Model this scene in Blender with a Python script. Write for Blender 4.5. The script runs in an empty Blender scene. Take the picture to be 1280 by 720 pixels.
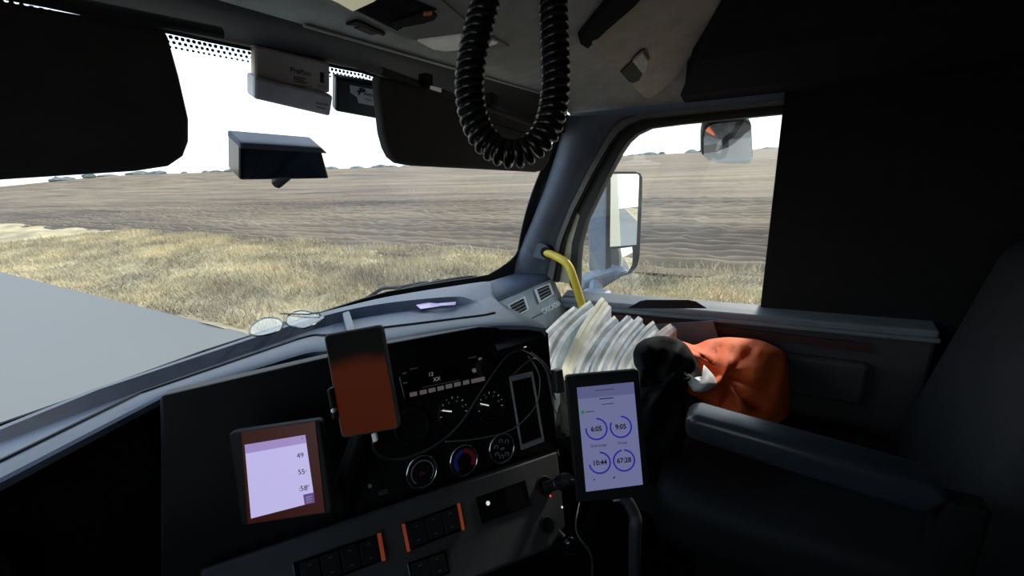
import bpy, bmesh, math, random
import numpy as np
from mathutils import Vector, Matrix

random.seed(7); np.random.seed(7)
SC = bpy.context.scene
COL = SC.collection
V = Vector

# ------------------------------------------------------------------ camera
# truck axes: x to the passenger side, y forward, z up from the cab floor
F = 541.0
CAM = V((-0.45, 0.0, 1.30)); YAW, PITCH, ROLL = 60.0, 15.3, 2.6
a, p, r = (math.radians(t) for t in (YAW, PITCH, ROLL))
FW = V((math.sin(a)*math.cos(p), math.cos(a)*math.cos(p), -math.sin(p)))
_rt = V((math.cos(a), -math.sin(a), 0)); _up = _rt.cross(FW)
RT = _rt*math.cos(r) - _up*math.sin(r); UP = _up*math.cos(r) + _rt*math.sin(r)
cd = bpy.data.cameras.new('camera'); cd.sensor_width = 36; cd.lens = F/1280*36; cd.clip_start = 0.02; cd.clip_end = 3000
cam = bpy.data.objects.new('camera', cd); COL.objects.link(cam)
m3 = Matrix((RT, UP, -FW)).transposed()
cam.matrix_world = Matrix.Translation(CAM) @ m3.to_4x4()
SC.camera = cam

# ------------------------------------------------------------------ sky, sun, exposure
w = bpy.data.worlds.new('hazy_sky'); SC.world = w; w.use_nodes = True
nt = w.node_tree; nt.nodes.clear()
tc = nt.nodes.new('ShaderNodeTexCoord'); sx = nt.nodes.new('ShaderNodeSeparateXYZ')
cr = nt.nodes.new('ShaderNodeValToRGB'); bg = nt.nodes.new('ShaderNodeBackground'); wo = nt.nodes.new('ShaderNodeOutputWorld')
cr.color_ramp.elements[0].position = 0.0; cr.color_ramp.elements[0].color = (0.97, 0.985, 1.0, 1)
cr.color_ramp.elements[1].position = 0.9; cr.color_ramp.elements[1].color = (0.50, 0.70, 1.0, 1)
e = cr.color_ramp.elements.new(0.2); e.color = (0.80, 0.93, 1.0, 1)
nt.links.new(tc.outputs['Generated'], sx.inputs[0]); nt.links.new(sx.outputs['Z'], cr.inputs[0])
nt.links.new(cr.outputs[0], bg.inputs[0]); bg.inputs[1].default_value = 0.98
nt.links.new(bg.outputs[0], wo.inputs[0])
sd = bpy.data.lights.new('hazy_sun', 'SUN'); sd.energy = 2.3; sd.angle = math.radians(9); sd.color = (1.0, 0.93, 0.80)
sun = bpy.data.objects.new('hazy_sun', sd); COL.objects.link(sun)
sun.rotation_euler = (V((-0.85, 0.12, -0.55))).to_track_quat('-Z', 'Y').to_euler()
SC.view_settings.view_transform = 'Standard'; SC.view_settings.look = 'None'
SC.view_settings.exposure = 1.0; SC.view_settings.gamma = 1.0; SC.view_settings.use_curve_mapping = False

# ------------------------------------------------------------------ pixel rays (photo measured on 1280x720) to points on real planes
def ray(px, py): return FW + RT*((px-640)/F) - UP*((py-360)/F)
def D(px, py, d): return CAM + ray(px, py)*d
def PX(px, py, x): d = ray(px, py); return CAM + d*((x-CAM.x)/d.x)
def PY(px, py, y): d = ray(px, py); return CAM + d*((y-CAM.y)/d.y)
def PZ(px, py, z): d = ray(px, py); return CAM + d*((z-CAM.z)/d.z)
def PL(px, py, o, n): d = ray(px, py); return CAM + d*((o-CAM).dot(n)/d.dot(n))

# ------------------------------------------------------------------ materials
MATS = {}
def mat(name, col, rough=0.6, metal=0.0, spec=0.5, vary=0.12, scale=30, bump=0.0, bscale=600, emit=None, estr=0, coat=0.0):
    if name in MATS: return MATS[name]
    m = bpy.data.materials.new(name); m.use_nodes = True; t = m.node_tree; b = t.nodes['Principled BSDF']
    b.inputs['Roughness'].default_value = rough; b.inputs['Metallic'].default_value = metal
    b.inputs['Specular IOR Level'].default_value = spec; b.inputs['Coat Weight'].default_value = coat
    tcn = t.nodes.new('ShaderNodeTexCoord')
    nz = t.nodes.new('ShaderNodeTexNoise'); nz.inputs['Scale'].default_value = scale; nz.inputs['Detail'].default_value = 4
    t.links.new(tcn.outputs['Object'], nz.inputs['Vector'])
    rp = t.nodes.new('ShaderNodeValToRGB')
    rp.color_ramp.elements[0].position = 0.3; rp.color_ramp.elements[1].position = 0.7
    rp.color_ramp.elements[0].color = (*[c*(1-vary) for c in col], 1)
    rp.color_ramp.elements[1].color = (*[min(1, c*(1+vary)) for c in col], 1)
    t.links.new(nz.outputs['Fac'], rp.inputs[0]); t.links.new(rp.outputs[0], b.inputs['Base Color'])
    if bump:
        n2 = t.nodes.new('ShaderNodeTexNoise'); n2.inputs['Scale'].default_value = bscale; n2.inputs['Detail'].default_value = 2
        bn = t.nodes.new('ShaderNodeBump'); bn.inputs['Strength'].default_value = bump; bn.inputs['Distance'].default_value = 0.002
        t.links.new(tcn.outputs['Object'], n2.inputs['Vector'])
        t.links.new(n2.outputs['Fac'], bn.inputs['Height']); t.links.new(bn.outputs[0], b.inputs['Normal'])
    if emit:
        b.inputs['Emission Color'].default_value = (*emit, 1); b.inputs['Emission Strength'].default_value = estr
    MATS[name] = m; return m

def glass(name, dirt=0.02, tint=(0.97, 0.985, 0.98), ior=1.45):
    m = bpy.data.materials.new(name); m.use_nodes = True; t = m.node_tree; t.nodes.clear()
    o = t.nodes.new('ShaderNodeOutputMaterial'); tr = t.nodes.new('ShaderNodeBsdfTransparent'); tr.inputs[0].default_value = (*tint, 1)
    gl = t.nodes.new('ShaderNodeBsdfGlossy'); gl.inputs['Roughness'].default_value = 0.0
    lw = t.nodes.new('ShaderNodeLayerWeight'); pw = t.nodes.new('ShaderNodeMath'); pw.operation = 'POWER'; pw.inputs[1].default_value = 5.0
    fr = t.nodes.new('ShaderNodeMath'); fr.operation = 'MULTIPLY_ADD'; fr.inputs[1].default_value = 0.9; fr.inputs[2].default_value = ((ior-1)/(ior+1))**2
    t.links.new(lw.outputs['Facing'], pw.inputs[0]); t.links.new(pw.outputs[0], fr.inputs[0])
    mx = t.nodes.new('ShaderNodeMixShader')
    t.links.new(fr.outputs[0], mx.inputs[0]); t.links.new(tr.outputs[0], mx.inputs[1]); t.links.new(gl.outputs[0], mx.inputs[2])
    df = t.nodes.new('ShaderNodeBsdfTranslucent'); df.inputs[0].default_value = (0.8, 0.86, 0.95, 1)
    tcn = t.nodes.new('ShaderNodeTexCoord'); nz = t.nodes.new('ShaderNodeTexNoise'); nz.inputs['Scale'].default_value = 3.0; nz.inputs['Detail'].default_value = 8
    t.links.new(tcn.outputs['Object'], nz.inputs['Vector'])
    mr = t.nodes.new('ShaderNodeMapRange'); mr.inputs[1].default_value = 0.38; mr.inputs[2].default_value = 0.72; mr.inputs[3].default_value = dirt*0.2; mr.inputs[4].default_value = dirt*2.2
    t.links.new(nz.outputs['Fac'], mr.inputs[0])
    m2 = t.nodes.new('ShaderNodeMixShader'); t.links.new(mr.outputs[0], m2.inputs[0]); t.links.new(mx.outputs[0], m2.inputs[1]); t.links.new(df.outputs[0], m2.inputs[2])
    t.links.new(m2.outputs[0], o.inputs[0]); return m

M_DASH = mat('dash_top_vinyl', (0.060, 0.076, 0.110), 0.5, bump=0.25, bscale=900)
M_PANEL = mat('black_panel', (0.007, 0.007, 0.008), 0.5, spec=0.2, bump=0.1)
M_BAND = mat('charcoal_band', (0.040, 0.040, 0.043), 0.6, bump=0.15)
M_BLACK = mat('black_plastic', (0.008, 0.008, 0.009), 0.55, spec=0.2)
M_GLOSS = mat('gloss_black', (0.004, 0.004, 0.005), 0.08)
M_CORD = mat('coil_black', (0.010, 0.010, 0.011), 0.24, spec=0.8)
M_HEAD = mat('headliner_grey', (0.42, 0.425, 0.385), 0.9, bump=0.3, bscale=500)
M_HEADD = mat('header_dark', (0.020, 0.020, 0.021), 0.7)
M_WALL = mat('dark_wall_cloth', (0.016, 0.016, 0.017), 0.95, spec=0.1)
M_BEIGE = mat('beige_vinyl', (0.46, 0.42, 0.33), 0.75, bump=0.2)
M_PADDLE = mat('latch_grey', (0.55, 0.53, 0.47), 0.6)
M_PILLAR = mat('pillar_grey', (0.105, 0.125, 0.165), 0.7, bump=0.2)
M_VISOR = mat('visor_charcoal', (0.045, 0.045, 0.048), 0.85, bump=0.3)
M_SEAL = mat('seal_rubber', (0.02, 0.02, 0.021), 0.7)
M_STRIP = mat('jamb_strip', (0.13, 0.13, 0.125), 0.55)
M_JAMB = mat('jamb_cream', (0.50, 0.48, 0.38), 0.5)
M_SILVER = mat('silver_plastic', (0.36, 0.39, 0.40), 0.45, metal=0.2, bump=0.1)
M_CHROME = mat('chrome', (0.8, 0.8, 0.82), 0.18, metal=1.0)
M_YELLOW = mat('yellow_paint', (0.80, 0.58, 0.06), 0.42)
M_WHITE = mat('white_print', (0.75, 0.75, 0.75), 0.6)
M_FRAME = mat('vent_frame_white', (0.92, 0.92, 0.92), 0.35)
M_GREYP = mat('grey_print', (0.30, 0.30, 0.31), 0.6)
M_ICON = mat('dim_icon', (0.07, 0.07, 0.075), 0.6)
M_DOOR = mat('door_panel', (0.050, 0.046, 0.050), 0.65, bump=0.2)
M_SILL = mat('door_sill_grey', (0.15, 0.17, 0.195), 0.6, bump=0.15)
M_MIRH = mat('mirror_housing', (0.13, 0.17, 0.23), 0.5)
M_MIR = mat('mirror_silver', (0.92, 0.93, 0.93), 0.0, metal=1.0, vary=0.0)
M_ORANGE = mat('hi_vis_orange', (1.0, 0.15, 0.03), 0.75, bump=0.5, bscale=120)
M_REFL = mat('reflective_band', (0.88, 0.92, 0.98), 0.5)
M_BLKF = mat('black_fabric', (0.005, 0.0055, 0.0065), 0.8, spec=0.15, bump=0.4, bscale=200)
M_SEAT = mat('seat_vinyl', (0.012, 0.013, 0.016), 0.6, spec=0.25, bump=0.3, bscale=300)
M_ARM = mat('armrest_vinyl', (0.03, 0.036, 0.046), 0.3)
M_FLOOR = mat('floor_mat', (0.010, 0.010, 0.011), 0.95, spec=0.1)
M_LENS = mat('lamp_lens', (0.92, 0.90, 0.66), 0.4, emit=(1.0, 0.95, 0.62), estr=0.14)
M_LENSW = mat('map_lamp_lens', (0.85, 0.85, 0.83), 0.4, emit=(1.0, 1.0, 0.95), estr=0.035)
M_ORTAB = mat('orange_tab', (0.75, 0.20, 0.05), 0.5)
M_LABEL = mat('white_label', (0.85, 0.83, 0.85), 0.6, vary=0.05)
M_PINK = mat('buff_label', (0.80, 0.66, 0.60), 0.6, vary=0.06)
M_GREYBOX = mat('grey_case', (0.78, 0.76, 0.78), 0.6)
M_INK = mat('dark_ink', (0.03, 0.025, 0.05), 0.7)
M_TEAL = mat('teal_black_case', (0.010, 0.018, 0.020), 0.3)
M_PURPLE = mat('lilac_paper', (0.50, 0.40, 0.62), 0.7)
M_PAPER = [mat('paper_white', (0.90, 0.91, 0.86), 0.8, bump=0.4, bscale=60, vary=0.28, scale=26),
           mat('paper_cream', (0.93, 0.90, 0.72), 0.8, bump=0.4, bscale=60, vary=0.12, scale=18),
           mat('paper_blue_grey', (0.60, 0.66, 0.74), 0.8, bump=0.4, bscale=60, vary=0.25, scale=22),
           mat('paper_grey', (0.34, 0.37, 0.40), 0.8, bump=0.4, bscale=60, vary=0.35, scale=25)]
M_WIRE = mat('black_wire', (0.05, 0.05, 0.052), 0.35)
M_WIREL = mat('pale_wire', (0.14, 0.14, 0.145), 0.35)
M_REDO = mat('painted_orange_reflection', (0.45, 0.07, 0.025), 0.5, emit=(0.9, 0.16, 0.06), estr=0.05)  # glowing orange colour stands in for reflections at the switch bank ends
M_SCR = mat('tablet_screen', (0.02, 0.02, 0.03), 0.2, vary=0, emit=(0.25, 0.27, 0.52), estr=0.27)
M_SCR2 = mat('tablet_status_bar', (0.02, 0.02, 0.03), 0.2, vary=0, emit=(0.19, 0.21, 0.45), estr=0.24)
M_BLUE = mat('ring_blue', (0.01, 0.01, 0.05), 0.3, vary=0, emit=(0.016, 0.018, 0.26), estr=0.5)
M_DTXT = mat('dark_screen_text', (0.005, 0.005, 0.01), 0.3, vary=0, emit=(0.01, 0.01, 0.03), estr=0.2)
M_GTXT = mat('grey_screen_text', (0.02, 0.02, 0.03), 0.3, vary=0, emit=(0.12, 0.13, 0.26), estr=0.16)
M_GREEN = mat('green_icon', (0.01, 0.05, 0.02), 0.3, vary=0, emit=(0.02, 0.16, 0.07), estr=0.5)
M_GPS = mat('navigator_screen', (0.02, 0.02, 0.03), 0.2, vary=0, emit=(0.50, 0.46, 0.78), estr=0.5)
M_GPSB = mat('navigator_bar', (0.02, 0.02, 0.03), 0.2, vary=0, emit=(0.12, 0.06, 0.25), estr=0.5)
M_GPSH = mat('navigator_header', (0.02, 0.02, 0.03), 0.2, vary=0, emit=(0.32, 0.24, 0.52), estr=0.5)
M_GPSR = mat('painted_rim_reflection', (0.02, 0.003, 0.002), 0.35, vary=0, emit=(0.06, 0.008, 0.004), estr=0.2)  # red glow paints the reflection on the navigator bezel
M_DISP = mat('radio_digits', (0.02, 0.02, 0.02), 0.3, vary=0, emit=(0.22, 0.22, 0.24), estr=0.35)
M_BTN = mat('radio_buttons', (0.16, 0.15, 0.155), 0.5, emit=(0.20, 0.17, 0.18), estr=0.15)
M_LEDR = mat('red_led', (0.1, 0.0, 0.0), 0.3, vary=0, emit=(0.9, 0.05, 0.08), estr=0.5)
M_LEDW = mat('white_led', (0.1, 0.1, 0.1), 0.3, vary=0, emit=(0.55, 0.55, 0.55), estr=0.6)
M_RED = mat('warm_red', (0.20, 0.015, 0.02), 0.5, emit=(0.3, 0.02, 0.03), estr=0.02)
M_BLU = mat('cool_blue', (0.02, 0.025, 0.18), 0.5, emit=(0.03, 0.04, 0.3), estr=0.03)
M_TRAILER = mat('trailer_cream', (0.34, 0.34, 0.29), 0.5)
M_FOREST = mat('distant_foliage', (0.14, 0.16, 0.15), 0.9, scale=0.2, vary=0.3)
M_WINDSHIELD = glass('windshield_glass', 0.014)
M_DOORGLASS = glass('door_glass', 0.012, ior=1.5)

def phone_reflection():  # orange vest reflection painted into the glass as a faint emissive gradient
    m = bpy.data.materials.new('painted_vest_reflection'); m.use_nodes = True; t = m.node_tree; b = t.nodes['Principled BSDF']
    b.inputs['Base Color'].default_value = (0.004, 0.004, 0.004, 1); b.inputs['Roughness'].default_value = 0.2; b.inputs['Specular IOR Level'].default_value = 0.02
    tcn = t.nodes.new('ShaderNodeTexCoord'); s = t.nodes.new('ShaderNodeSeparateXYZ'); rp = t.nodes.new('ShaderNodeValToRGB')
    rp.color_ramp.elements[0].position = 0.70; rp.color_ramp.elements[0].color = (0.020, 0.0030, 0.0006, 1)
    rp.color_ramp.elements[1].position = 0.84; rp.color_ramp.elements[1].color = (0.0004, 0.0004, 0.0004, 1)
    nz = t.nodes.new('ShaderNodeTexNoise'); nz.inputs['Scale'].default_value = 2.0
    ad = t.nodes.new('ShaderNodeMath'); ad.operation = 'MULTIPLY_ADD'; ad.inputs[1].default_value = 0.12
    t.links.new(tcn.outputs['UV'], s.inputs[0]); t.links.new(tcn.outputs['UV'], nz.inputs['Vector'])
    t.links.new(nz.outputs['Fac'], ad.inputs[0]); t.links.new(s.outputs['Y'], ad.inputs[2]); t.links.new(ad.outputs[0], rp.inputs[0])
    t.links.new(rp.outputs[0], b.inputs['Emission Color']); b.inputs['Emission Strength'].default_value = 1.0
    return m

# ------------------------------------------------------------------ mesh building
class MB:
    def __init__(s): s.v = []; s.f = []; s.uv = None
    def add(s, vs, fs):
        n = len(s.v); s.v += [V(x) for x in vs]; s.f += [tuple(i+n for i in f) for f in fs]; return s
    def prism(s, pts, ext):
        n = len(pts); ext = V(ext); pts = [V(q) for q in pts]
        s.add(pts + [q+ext for q in pts], [tuple(range(n)), tuple(range(2*n-1, n-1, -1))] + [(i, i+n, (i+1) % n+n, (i+1) % n) for i in range(n)])
        return s
    def box(s, o, u, v, n, a, b, c):          # centre, axes, half sizes
        P = [o+u*(i*a)+v*(j*b)+n*(k*c) for k in (-1, 1) for j in (-1, 1) for i in (-1, 1)]
        return s.add(P, [(0, 2, 3, 1), (4, 5, 7, 6), (0, 1, 5, 4), (2, 6, 7, 3), (0, 4, 6, 2), (1, 3, 7, 5)])
    def abox(s, lo, hi):
        lo, hi = V(lo), V(hi); h = (hi-lo)/2
        return s.box((lo+hi)/2, V((1, 0, 0)), V((0, 1, 0)), V((0, 0, 1)), *h)
    def tube(s, path, rad, n=10, cap=True):
        path = [V(q) for q in path]; N = len(path); rr = rad if isinstance(rad, (list, tuple)) else [rad]*N
        t0 = (path[1]-path[0]).normalized(); ref = V((0, 0, 1)) if abs(t0.z) < .9 else V((1, 0, 0)); nv = t0.cross(ref).normalized()
        vs, fs = [], []
        for i in range(N):
            t = (path[min(i+1, N-1)]-path[max(i-1, 0)]).normalized(); nv = (nv-t*nv.dot(t)).normalized(); bv = t.cross(nv)
            for k in range(n):
                g = 2*math.pi*k/n; vs.append(path[i]+(nv*math.cos(g)+bv*math.sin(g))*rr[i])
        for i in range(N-1):
            for k in range(n): fs.append((i*n+k, i*n+(k+1) % n, (i+1)*n+(k+1) % n, (i+1)*n+k))
        if cap: fs += [tuple(range(n-1, -1, -1)), tuple(range((N-1)*n, N*n))]
        return s.add(vs, fs)
    def lathe(s, o, u, v, n, prof, seg=28):   # prof: (radius, height along n)
        vs, fs = [], []
        for (rad, h) in prof:
            for k in range(seg):
                g = 2*math.pi*k/seg; vs.append(o+(u*math.cos(g)+v*math.sin(g))*rad+n*h)
        for i in range(len(prof)-1):
            for k in range(seg): fs.append((i*seg+k, i*seg+(k+1) % seg, (i+1)*seg+(k+1) % seg, (i+1)*seg+k))
        fs += [tuple(range(seg-1, -1, -1)), tuple(range((len(prof)-1)*seg, len(prof)*seg))]
        return s.add(vs, fs)
    def arc(s, o, u, v, n, r0, r1, a0, a1, h0=0.0, h1=0.0006, seg=32):   # clock angles in degrees
        vs, fs = [], []
        full = abs(a1-a0) >= 359.9; N = seg
        for i in range(N+1):
            g = math.radians(a0+(a1-a0)*i/N); d = u*math.sin(g)+v*math.cos(g)
            vs += [o+d*r0+n*h0, o+d*r1+n*h0, o+d*r1+n*h1, o+d*r0+n*h1]
        for i in range(N):
            b = i*4
            for k in range(4): fs.append((b+k, b+4+k, b+4+(k+1) % 4, b+(k+1) % 4))
        fs += [(0, 1, 2, 3), (N*4+3, N*4+2, N*4+1, N*4)]
        return s.add(vs, fs)
    def grid(s, G):
        R, C_ = len(G), len(G[0]); vs = [q for row in G for q in row]
        return s.add(vs, [(i*C_+j, i*C_+j+1, (i+1)*C_+j+1, (i+1)*C_+j) for i in range(R-1) for j in range(C_-1)])
    def build(s, name, m, parent=None, smooth=False, bevel=0, solid=0, seg=2, sub=0):
        c = sum(s.v, V())/len(s.v)
        me = bpy.data.meshes.new(name); me.from_pydata([q-c for q in s.v], [], s.f); me.validate()
        bm = bmesh.new(); bm.from_mesh(me); bmesh.ops.recalc_face_normals(bm, faces=bm.faces); bm.to_mesh(me); bm.free()
        if s.uv:
            pass
        me.materials.append(m)
        if smooth:
            me.polygons.foreach_set('use_smooth', [True]*len(me.polygons))
        o = bpy.data.objects.new(name, me); COL.objects.link(o)
        o.location = c
        if parent is not None:
            o.parent = parent; o.location = c - worldloc(parent)
        if solid:
            md = o.modifiers.new('thick', 'SOLIDIFY'); md.thickness = solid; md.offset = -1
        if bevel:
            md = o.modifiers.new('bevel', 'BEVEL'); md.width = bevel; md.segments = seg; md.limit_method = 'ANGLE'; md.angle_limit = math.radians(35)
        if sub:
            md = o.modifiers.new('sub', 'SUBSURF'); md.levels = sub; md.render_levels = sub
        return o
def worldloc(o):
    q = o.location.copy()
    while o.parent is not None: o = o.parent; q += o.location
    return q
def tag(o, label=None, cat=None, group=None, kind=None):
    if label: o['label'] = label
    if cat: o['category'] = cat
    if group: o['group'] = group
    if kind: o['kind'] = kind
    return o
def thing(name, loc, label=None, cat=None, group=None, kind=None):
    o = bpy.data.objects.new(name, None); o.empty_display_size = 0.05; COL.objects.link(o); o.location = V(loc)
    return tag(o, label, cat, group, kind)
FONT = None
def text(name, s, o, u, v, size, m, parent, h=0.0004, align='CENTER', sx=1.0, bold=0.0):
    cu = bpy.data.curves.new('t', 'FONT'); cu.body = s; cu.size = size; cu.align_x = align; cu.align_y = 'CENTER'; cu.extrude = h/2; cu.resolution_u = 3; cu.offset = size*bold
    ob = bpy.data.objects.new('t', cu); COL.objects.link(ob)
    dg = bpy.context.evaluated_depsgraph_get(); me = bpy.data.meshes.new_from_object(ob.evaluated_get(dg))
    bpy.data.objects.remove(ob); bpy.data.curves.remove(cu)
    n = u.cross(v)
    mb = MB(); mb.add([o+u*(q.co.x*sx)+v*q.co.y+n*(q.co.z+h/2) for q in me.vertices], [tuple(f.vertices) for f in me.polygons])
    bpy.data.meshes.remove(me)
    return mb.build(name, m, parent)
def smoothpath(pts, n=8):
    pts = [V(q) for q in pts]; out = []
    P = [pts[0]*2-pts[1]] + pts + [pts[-1]*2-pts[-2]]
    for i in range(1, len(P)-2):
        for k in range(n):
            t = k/n; a0, b0, c0, d0 = P[i-1], P[i], P[i+1], P[i+2]
            out.append(0.5*((2*b0)+(c0-a0)*t+(2*a0-5*b0+4*c0-d0)*t*t+(3*b0-a0-3*c0+d0)*t**3))
    out.append(pts[-1]); return out
def interp(tab, x):
    x = abs(x); return float(np.interp(x, [q[0] for q in tab], [q[1] for q in tab]))
def rrect(o, u, v, a, b, rad, seg=5):
    P = []
    for (cx, cy, g0) in ((a-rad, b-rad, 0), (-a+rad, b-rad, 90), (-a+rad, -b+rad, 180), (a-rad, -b+rad, 270)):
        for k in range(seg+1):
            g = math.radians(g0+90*k/seg); P.append(o+u*(cx+rad*math.cos(g))+v*(cy+rad*math.sin(g)))
    return P
def facing(px, py, d, deg):
    g = math.radians(deg); o = D(px, py, d); u = RT*math.cos(g)+UP*math.sin(g); v = UP*math.cos(g)-RT*math.sin(g)
    return o, u, v, u.cross(v)
X_, Y_, Z_ = V((1, 0, 0)), V((0, 1, 0)), V((0, 0, 1))

# ================================================================== OUTSIDE GROUND
GZ = -1.30
def ground_mat(name, c1, c2, c3, sxy, band=None, rough=0.95):
    m = bpy.data.materials.new(name); m.use_nodes = True; t = m.node_tree; b = t.nodes['Principled BSDF']; b.inputs['Roughness'].default_value = rough; b.inputs['Specular IOR Level'].default_value = 0.1
    tcn = t.nodes.new('ShaderNodeTexCoord'); mp = t.nodes.new('ShaderNodeMapping'); mp.inputs['Scale'].default_value = sxy
    nz = t.nodes.new('ShaderNodeTexNoise'); nz.inputs['Scale'].default_value = 1.0; nz.inputs['Detail'].default_value = 9; nz.inputs['Roughness'].default_value = 0.65
    t.links.new(tcn.outputs['Object'], mp.inputs[0]); t.links.new(mp.outputs[0], nz.inputs['Vector'])
    rp = t.nodes.new('ShaderNodeValToRGB'); rp.color_ramp.elements[0].position = 0.33; rp.color_ramp.elements[0].color = (*c1, 1)
    rp.color_ramp.elements[1].position = 0.68; rp.color_ramp.elements[1].color = (*c3, 1); q = rp.color_ramp.elements.new(0.5); q.color = (*c2, 1)
    nb = t.nodes.new('ShaderNodeTexNoise'); nb.inputs['Scale'].default_value = 0.018; nb.inputs['Detail'].default_value = 3
    t.links.new(tcn.outputs['Object'], nb.inputs['Vector'])
    mx = t.nodes.new('ShaderNodeMix'); mx.data_type = 'RGBA'; mx.blend_type = 'MULTIPLY'; mx.inputs[0].default_value = 0.7
    r2 = t.nodes.new('ShaderNodeValToRGB'); r2.color_ramp.elements[0].position = 0.3; r2.color_ramp.elements[0].color = (0.72, 0.70, 0.70, 1); r2.color_ramp.elements[1].position = 0.7; r2.color_ramp.elements[1].color = (1.1, 1.05, 0.95, 1)
    t.links.new(nb.outputs['Fac'], r2.inputs[0]); t.links.new(rp.outputs[0], mx.inputs[6]); t.links.new(r2.outputs[0], mx.inputs[7])
    last = mx.outputs[2]
    if band:
        m3_ = t.nodes.new('ShaderNodeMapping'); m3_.inputs['Scale'].default_value = band; n3 = t.nodes.new('ShaderNodeTexNoise'); n3.inputs['Scale'].default_value = 1.0; n3.inputs['Detail'].default_value = 8; n3.inputs['Roughness'].default_value = 0.7
        t.links.new(tcn.outputs['Object'], m3_.inputs[0]); t.links.new(m3_.outputs[0], n3.inputs['Vector'])
        r3 = t.nodes.new('ShaderNodeValToRGB'); r3.color_ramp.elements[0].position = 0.36; r3.color_ramp.elements[0].color = (0.55, 0.52, 0.52, 1); r3.color_ramp.elements[1].position = 0.64; r3.color_ramp.elements[1].color = (1.35, 1.28, 1.12, 1)
        x3 = t.nodes.new('ShaderNodeMix'); x3.data_type = 'RGBA'; x3.blend_type = 'MULTIPLY'; x3.inputs[0].default_value = 1.0
        t.links.new(n3.outputs['Fac'], r3.inputs[0]); t.links.new(last, x3.inputs[6]); t.links.new(r3.outputs[0], x3.inputs[7]); last = x3.outputs[2]
    t.links.new(last, b.inputs['Base Color']); return m
M_FIELD = ground_mat('ploughed_soil', (0.10, 0.078, 0.060), (0.215, 0.172, 0.132), (0.38, 0.315, 0.225), (2.6, 0.30, 0.5), (0.16, 0.022, 1))
M_VERGE = ground_mat('dry_verge', (0.25, 0.22, 0.15), (0.46, 0.40, 0.27), (0.60, 0.54, 0.38), (1.6, 1.3, 1), (0.5, 0.35, 1))
M_ROAD = ground_mat('road_grey', (0.15, 0.15, 0.148), (0.20, 0.20, 0.195), (0.26, 0.26, 0.25), (3, 3, 1))
def npmesh(name, verts, faces, m, k=4):
    me = bpy.data.meshes.new(name); nv, nf = len(verts), len(faces)
    me.vertices.add(nv); me.vertices.foreach_set('co', np.asarray(verts, np.float32).ravel())
    me.loops.add(nf*k); me.loops.foreach_set('vertex_index', np.asarray(faces, np.int32).ravel())
    me.polygons.add(nf); me.polygons.foreach_set('loop_start', np.arange(0, nf*k, k, dtype=np.int32)); me.polygons.foreach_set('loop_total', np.full(nf, k, np.int32))
    me.update(calc_edges=True); me.materials.append(m)
    o = bpy.data.objects.new(name, me); COL.objects.link(o); return o
def vnoise(x, y, seed=0):
    xi, yi = np.floor(x).astype(int), np.floor(y).astype(int); xf, yf = x-xi, y-yi
    def h(i, j):
        n = np.sin(i*127.1+j*311.7+seed*74.7)*43758.5453; return n-np.floor(n)
    sxx, syy = xf*xf*(3-2*xf), yf*yf*(3-2*yf)
    return (h(xi, yi)*(1-sxx)+h(xi+1, yi)*sxx)*(1-syy)+(h(xi, yi+1)*(1-sxx)+h(xi+1, yi+1)*sxx)*syy
def hill(x, y):
    rr = np.hypot(x, y); t = np.clip((rr-40)/460, 0, 1); s = t*t*(3-2*t)
    return np.clip((x-25)/130, 0, 1)*s*(9.0+3.0*vnoise(x/160.0+7, y/160.0+3)) - np.clip((x-25)/130, 0, 1)*np.clip((rr-520)/300, 0, 1)*14
def field_height(x, y):
    rows = np.sin(2*np.pi*(x+0.5*(vnoise(y/9, x/9, 3)-.5))/0.8)
    amp = 0.12*np.clip(1.5-np.hypot(x, y)/90, 0.15, 1)*(0.4+1.1*vnoise(x*1.1, y*0.22, 5))
    clod = 0.12*(vnoise(x*3.1, y*2.3, 1)-.5) + 0.09*(vnoise(x*7, y*5, 2)-.5)
    return GZ + hill(x, y) + (rows*amp+clod)*np.clip((x-10.2)/1.0, 0, 1)
xs = np.concatenate([np.arange(10.2, 34, 0.13), np.geomspace(34, 900, 150)]); ys = np.concatenate([-np.geomspace(700, 14, 40), np.arange(-13, 60, 0.33), np.geomspace(60, 900, 110)])
gx, gy = np.meshgrid(xs, ys, indexing='ij'); gz = field_height(gx, gy)
def gridfaces(nr, nc):
    i, j = np.meshgrid(np.arange(nr-1), np.arange(nc-1), indexing='ij'); b = (i*nc+j).ravel(); return np.stack([b, b+nc, b+nc+1, b+1], 1)
o = npmesh('field', np.stack([gx.ravel(), gy.ravel(), gz.ravel()], 1), gridfaces(*gx.shape), M_FIELD)
tag(o, 'brown ploughed field with furrows rising to the horizon', 'field', kind='structure')
xs = np.concatenate([np.arange(3.4, 10.9, 0.15)]); ys = np.concatenate([-np.geomspace(700, 14, 30), np.arange(-13, 40, 0.3), np.geomspace(40, 900, 60)])
gx, gy = np.meshgrid(xs, ys, indexing='ij')
def verge_height(x, y): return GZ + hill(x, y) - 0.25*np.exp(-((x-4.6)/1.2)**2) + 0.22*(vnoise(x*.6, y*.5, 9)-.5) + 0.10*(vnoise(x*2, y*2, 8)-.5) + 0.02
gz = verge_height(gx, gy)
o = npmesh('verge', np.stack([gx.ravel(), gy.ravel(), gz.ravel()], 1), gridfaces(*gx.shape), M_VERGE); tag(o, 'strip of dry yellow verge beside the ploughed field', 'verge', kind='structure')
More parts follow.
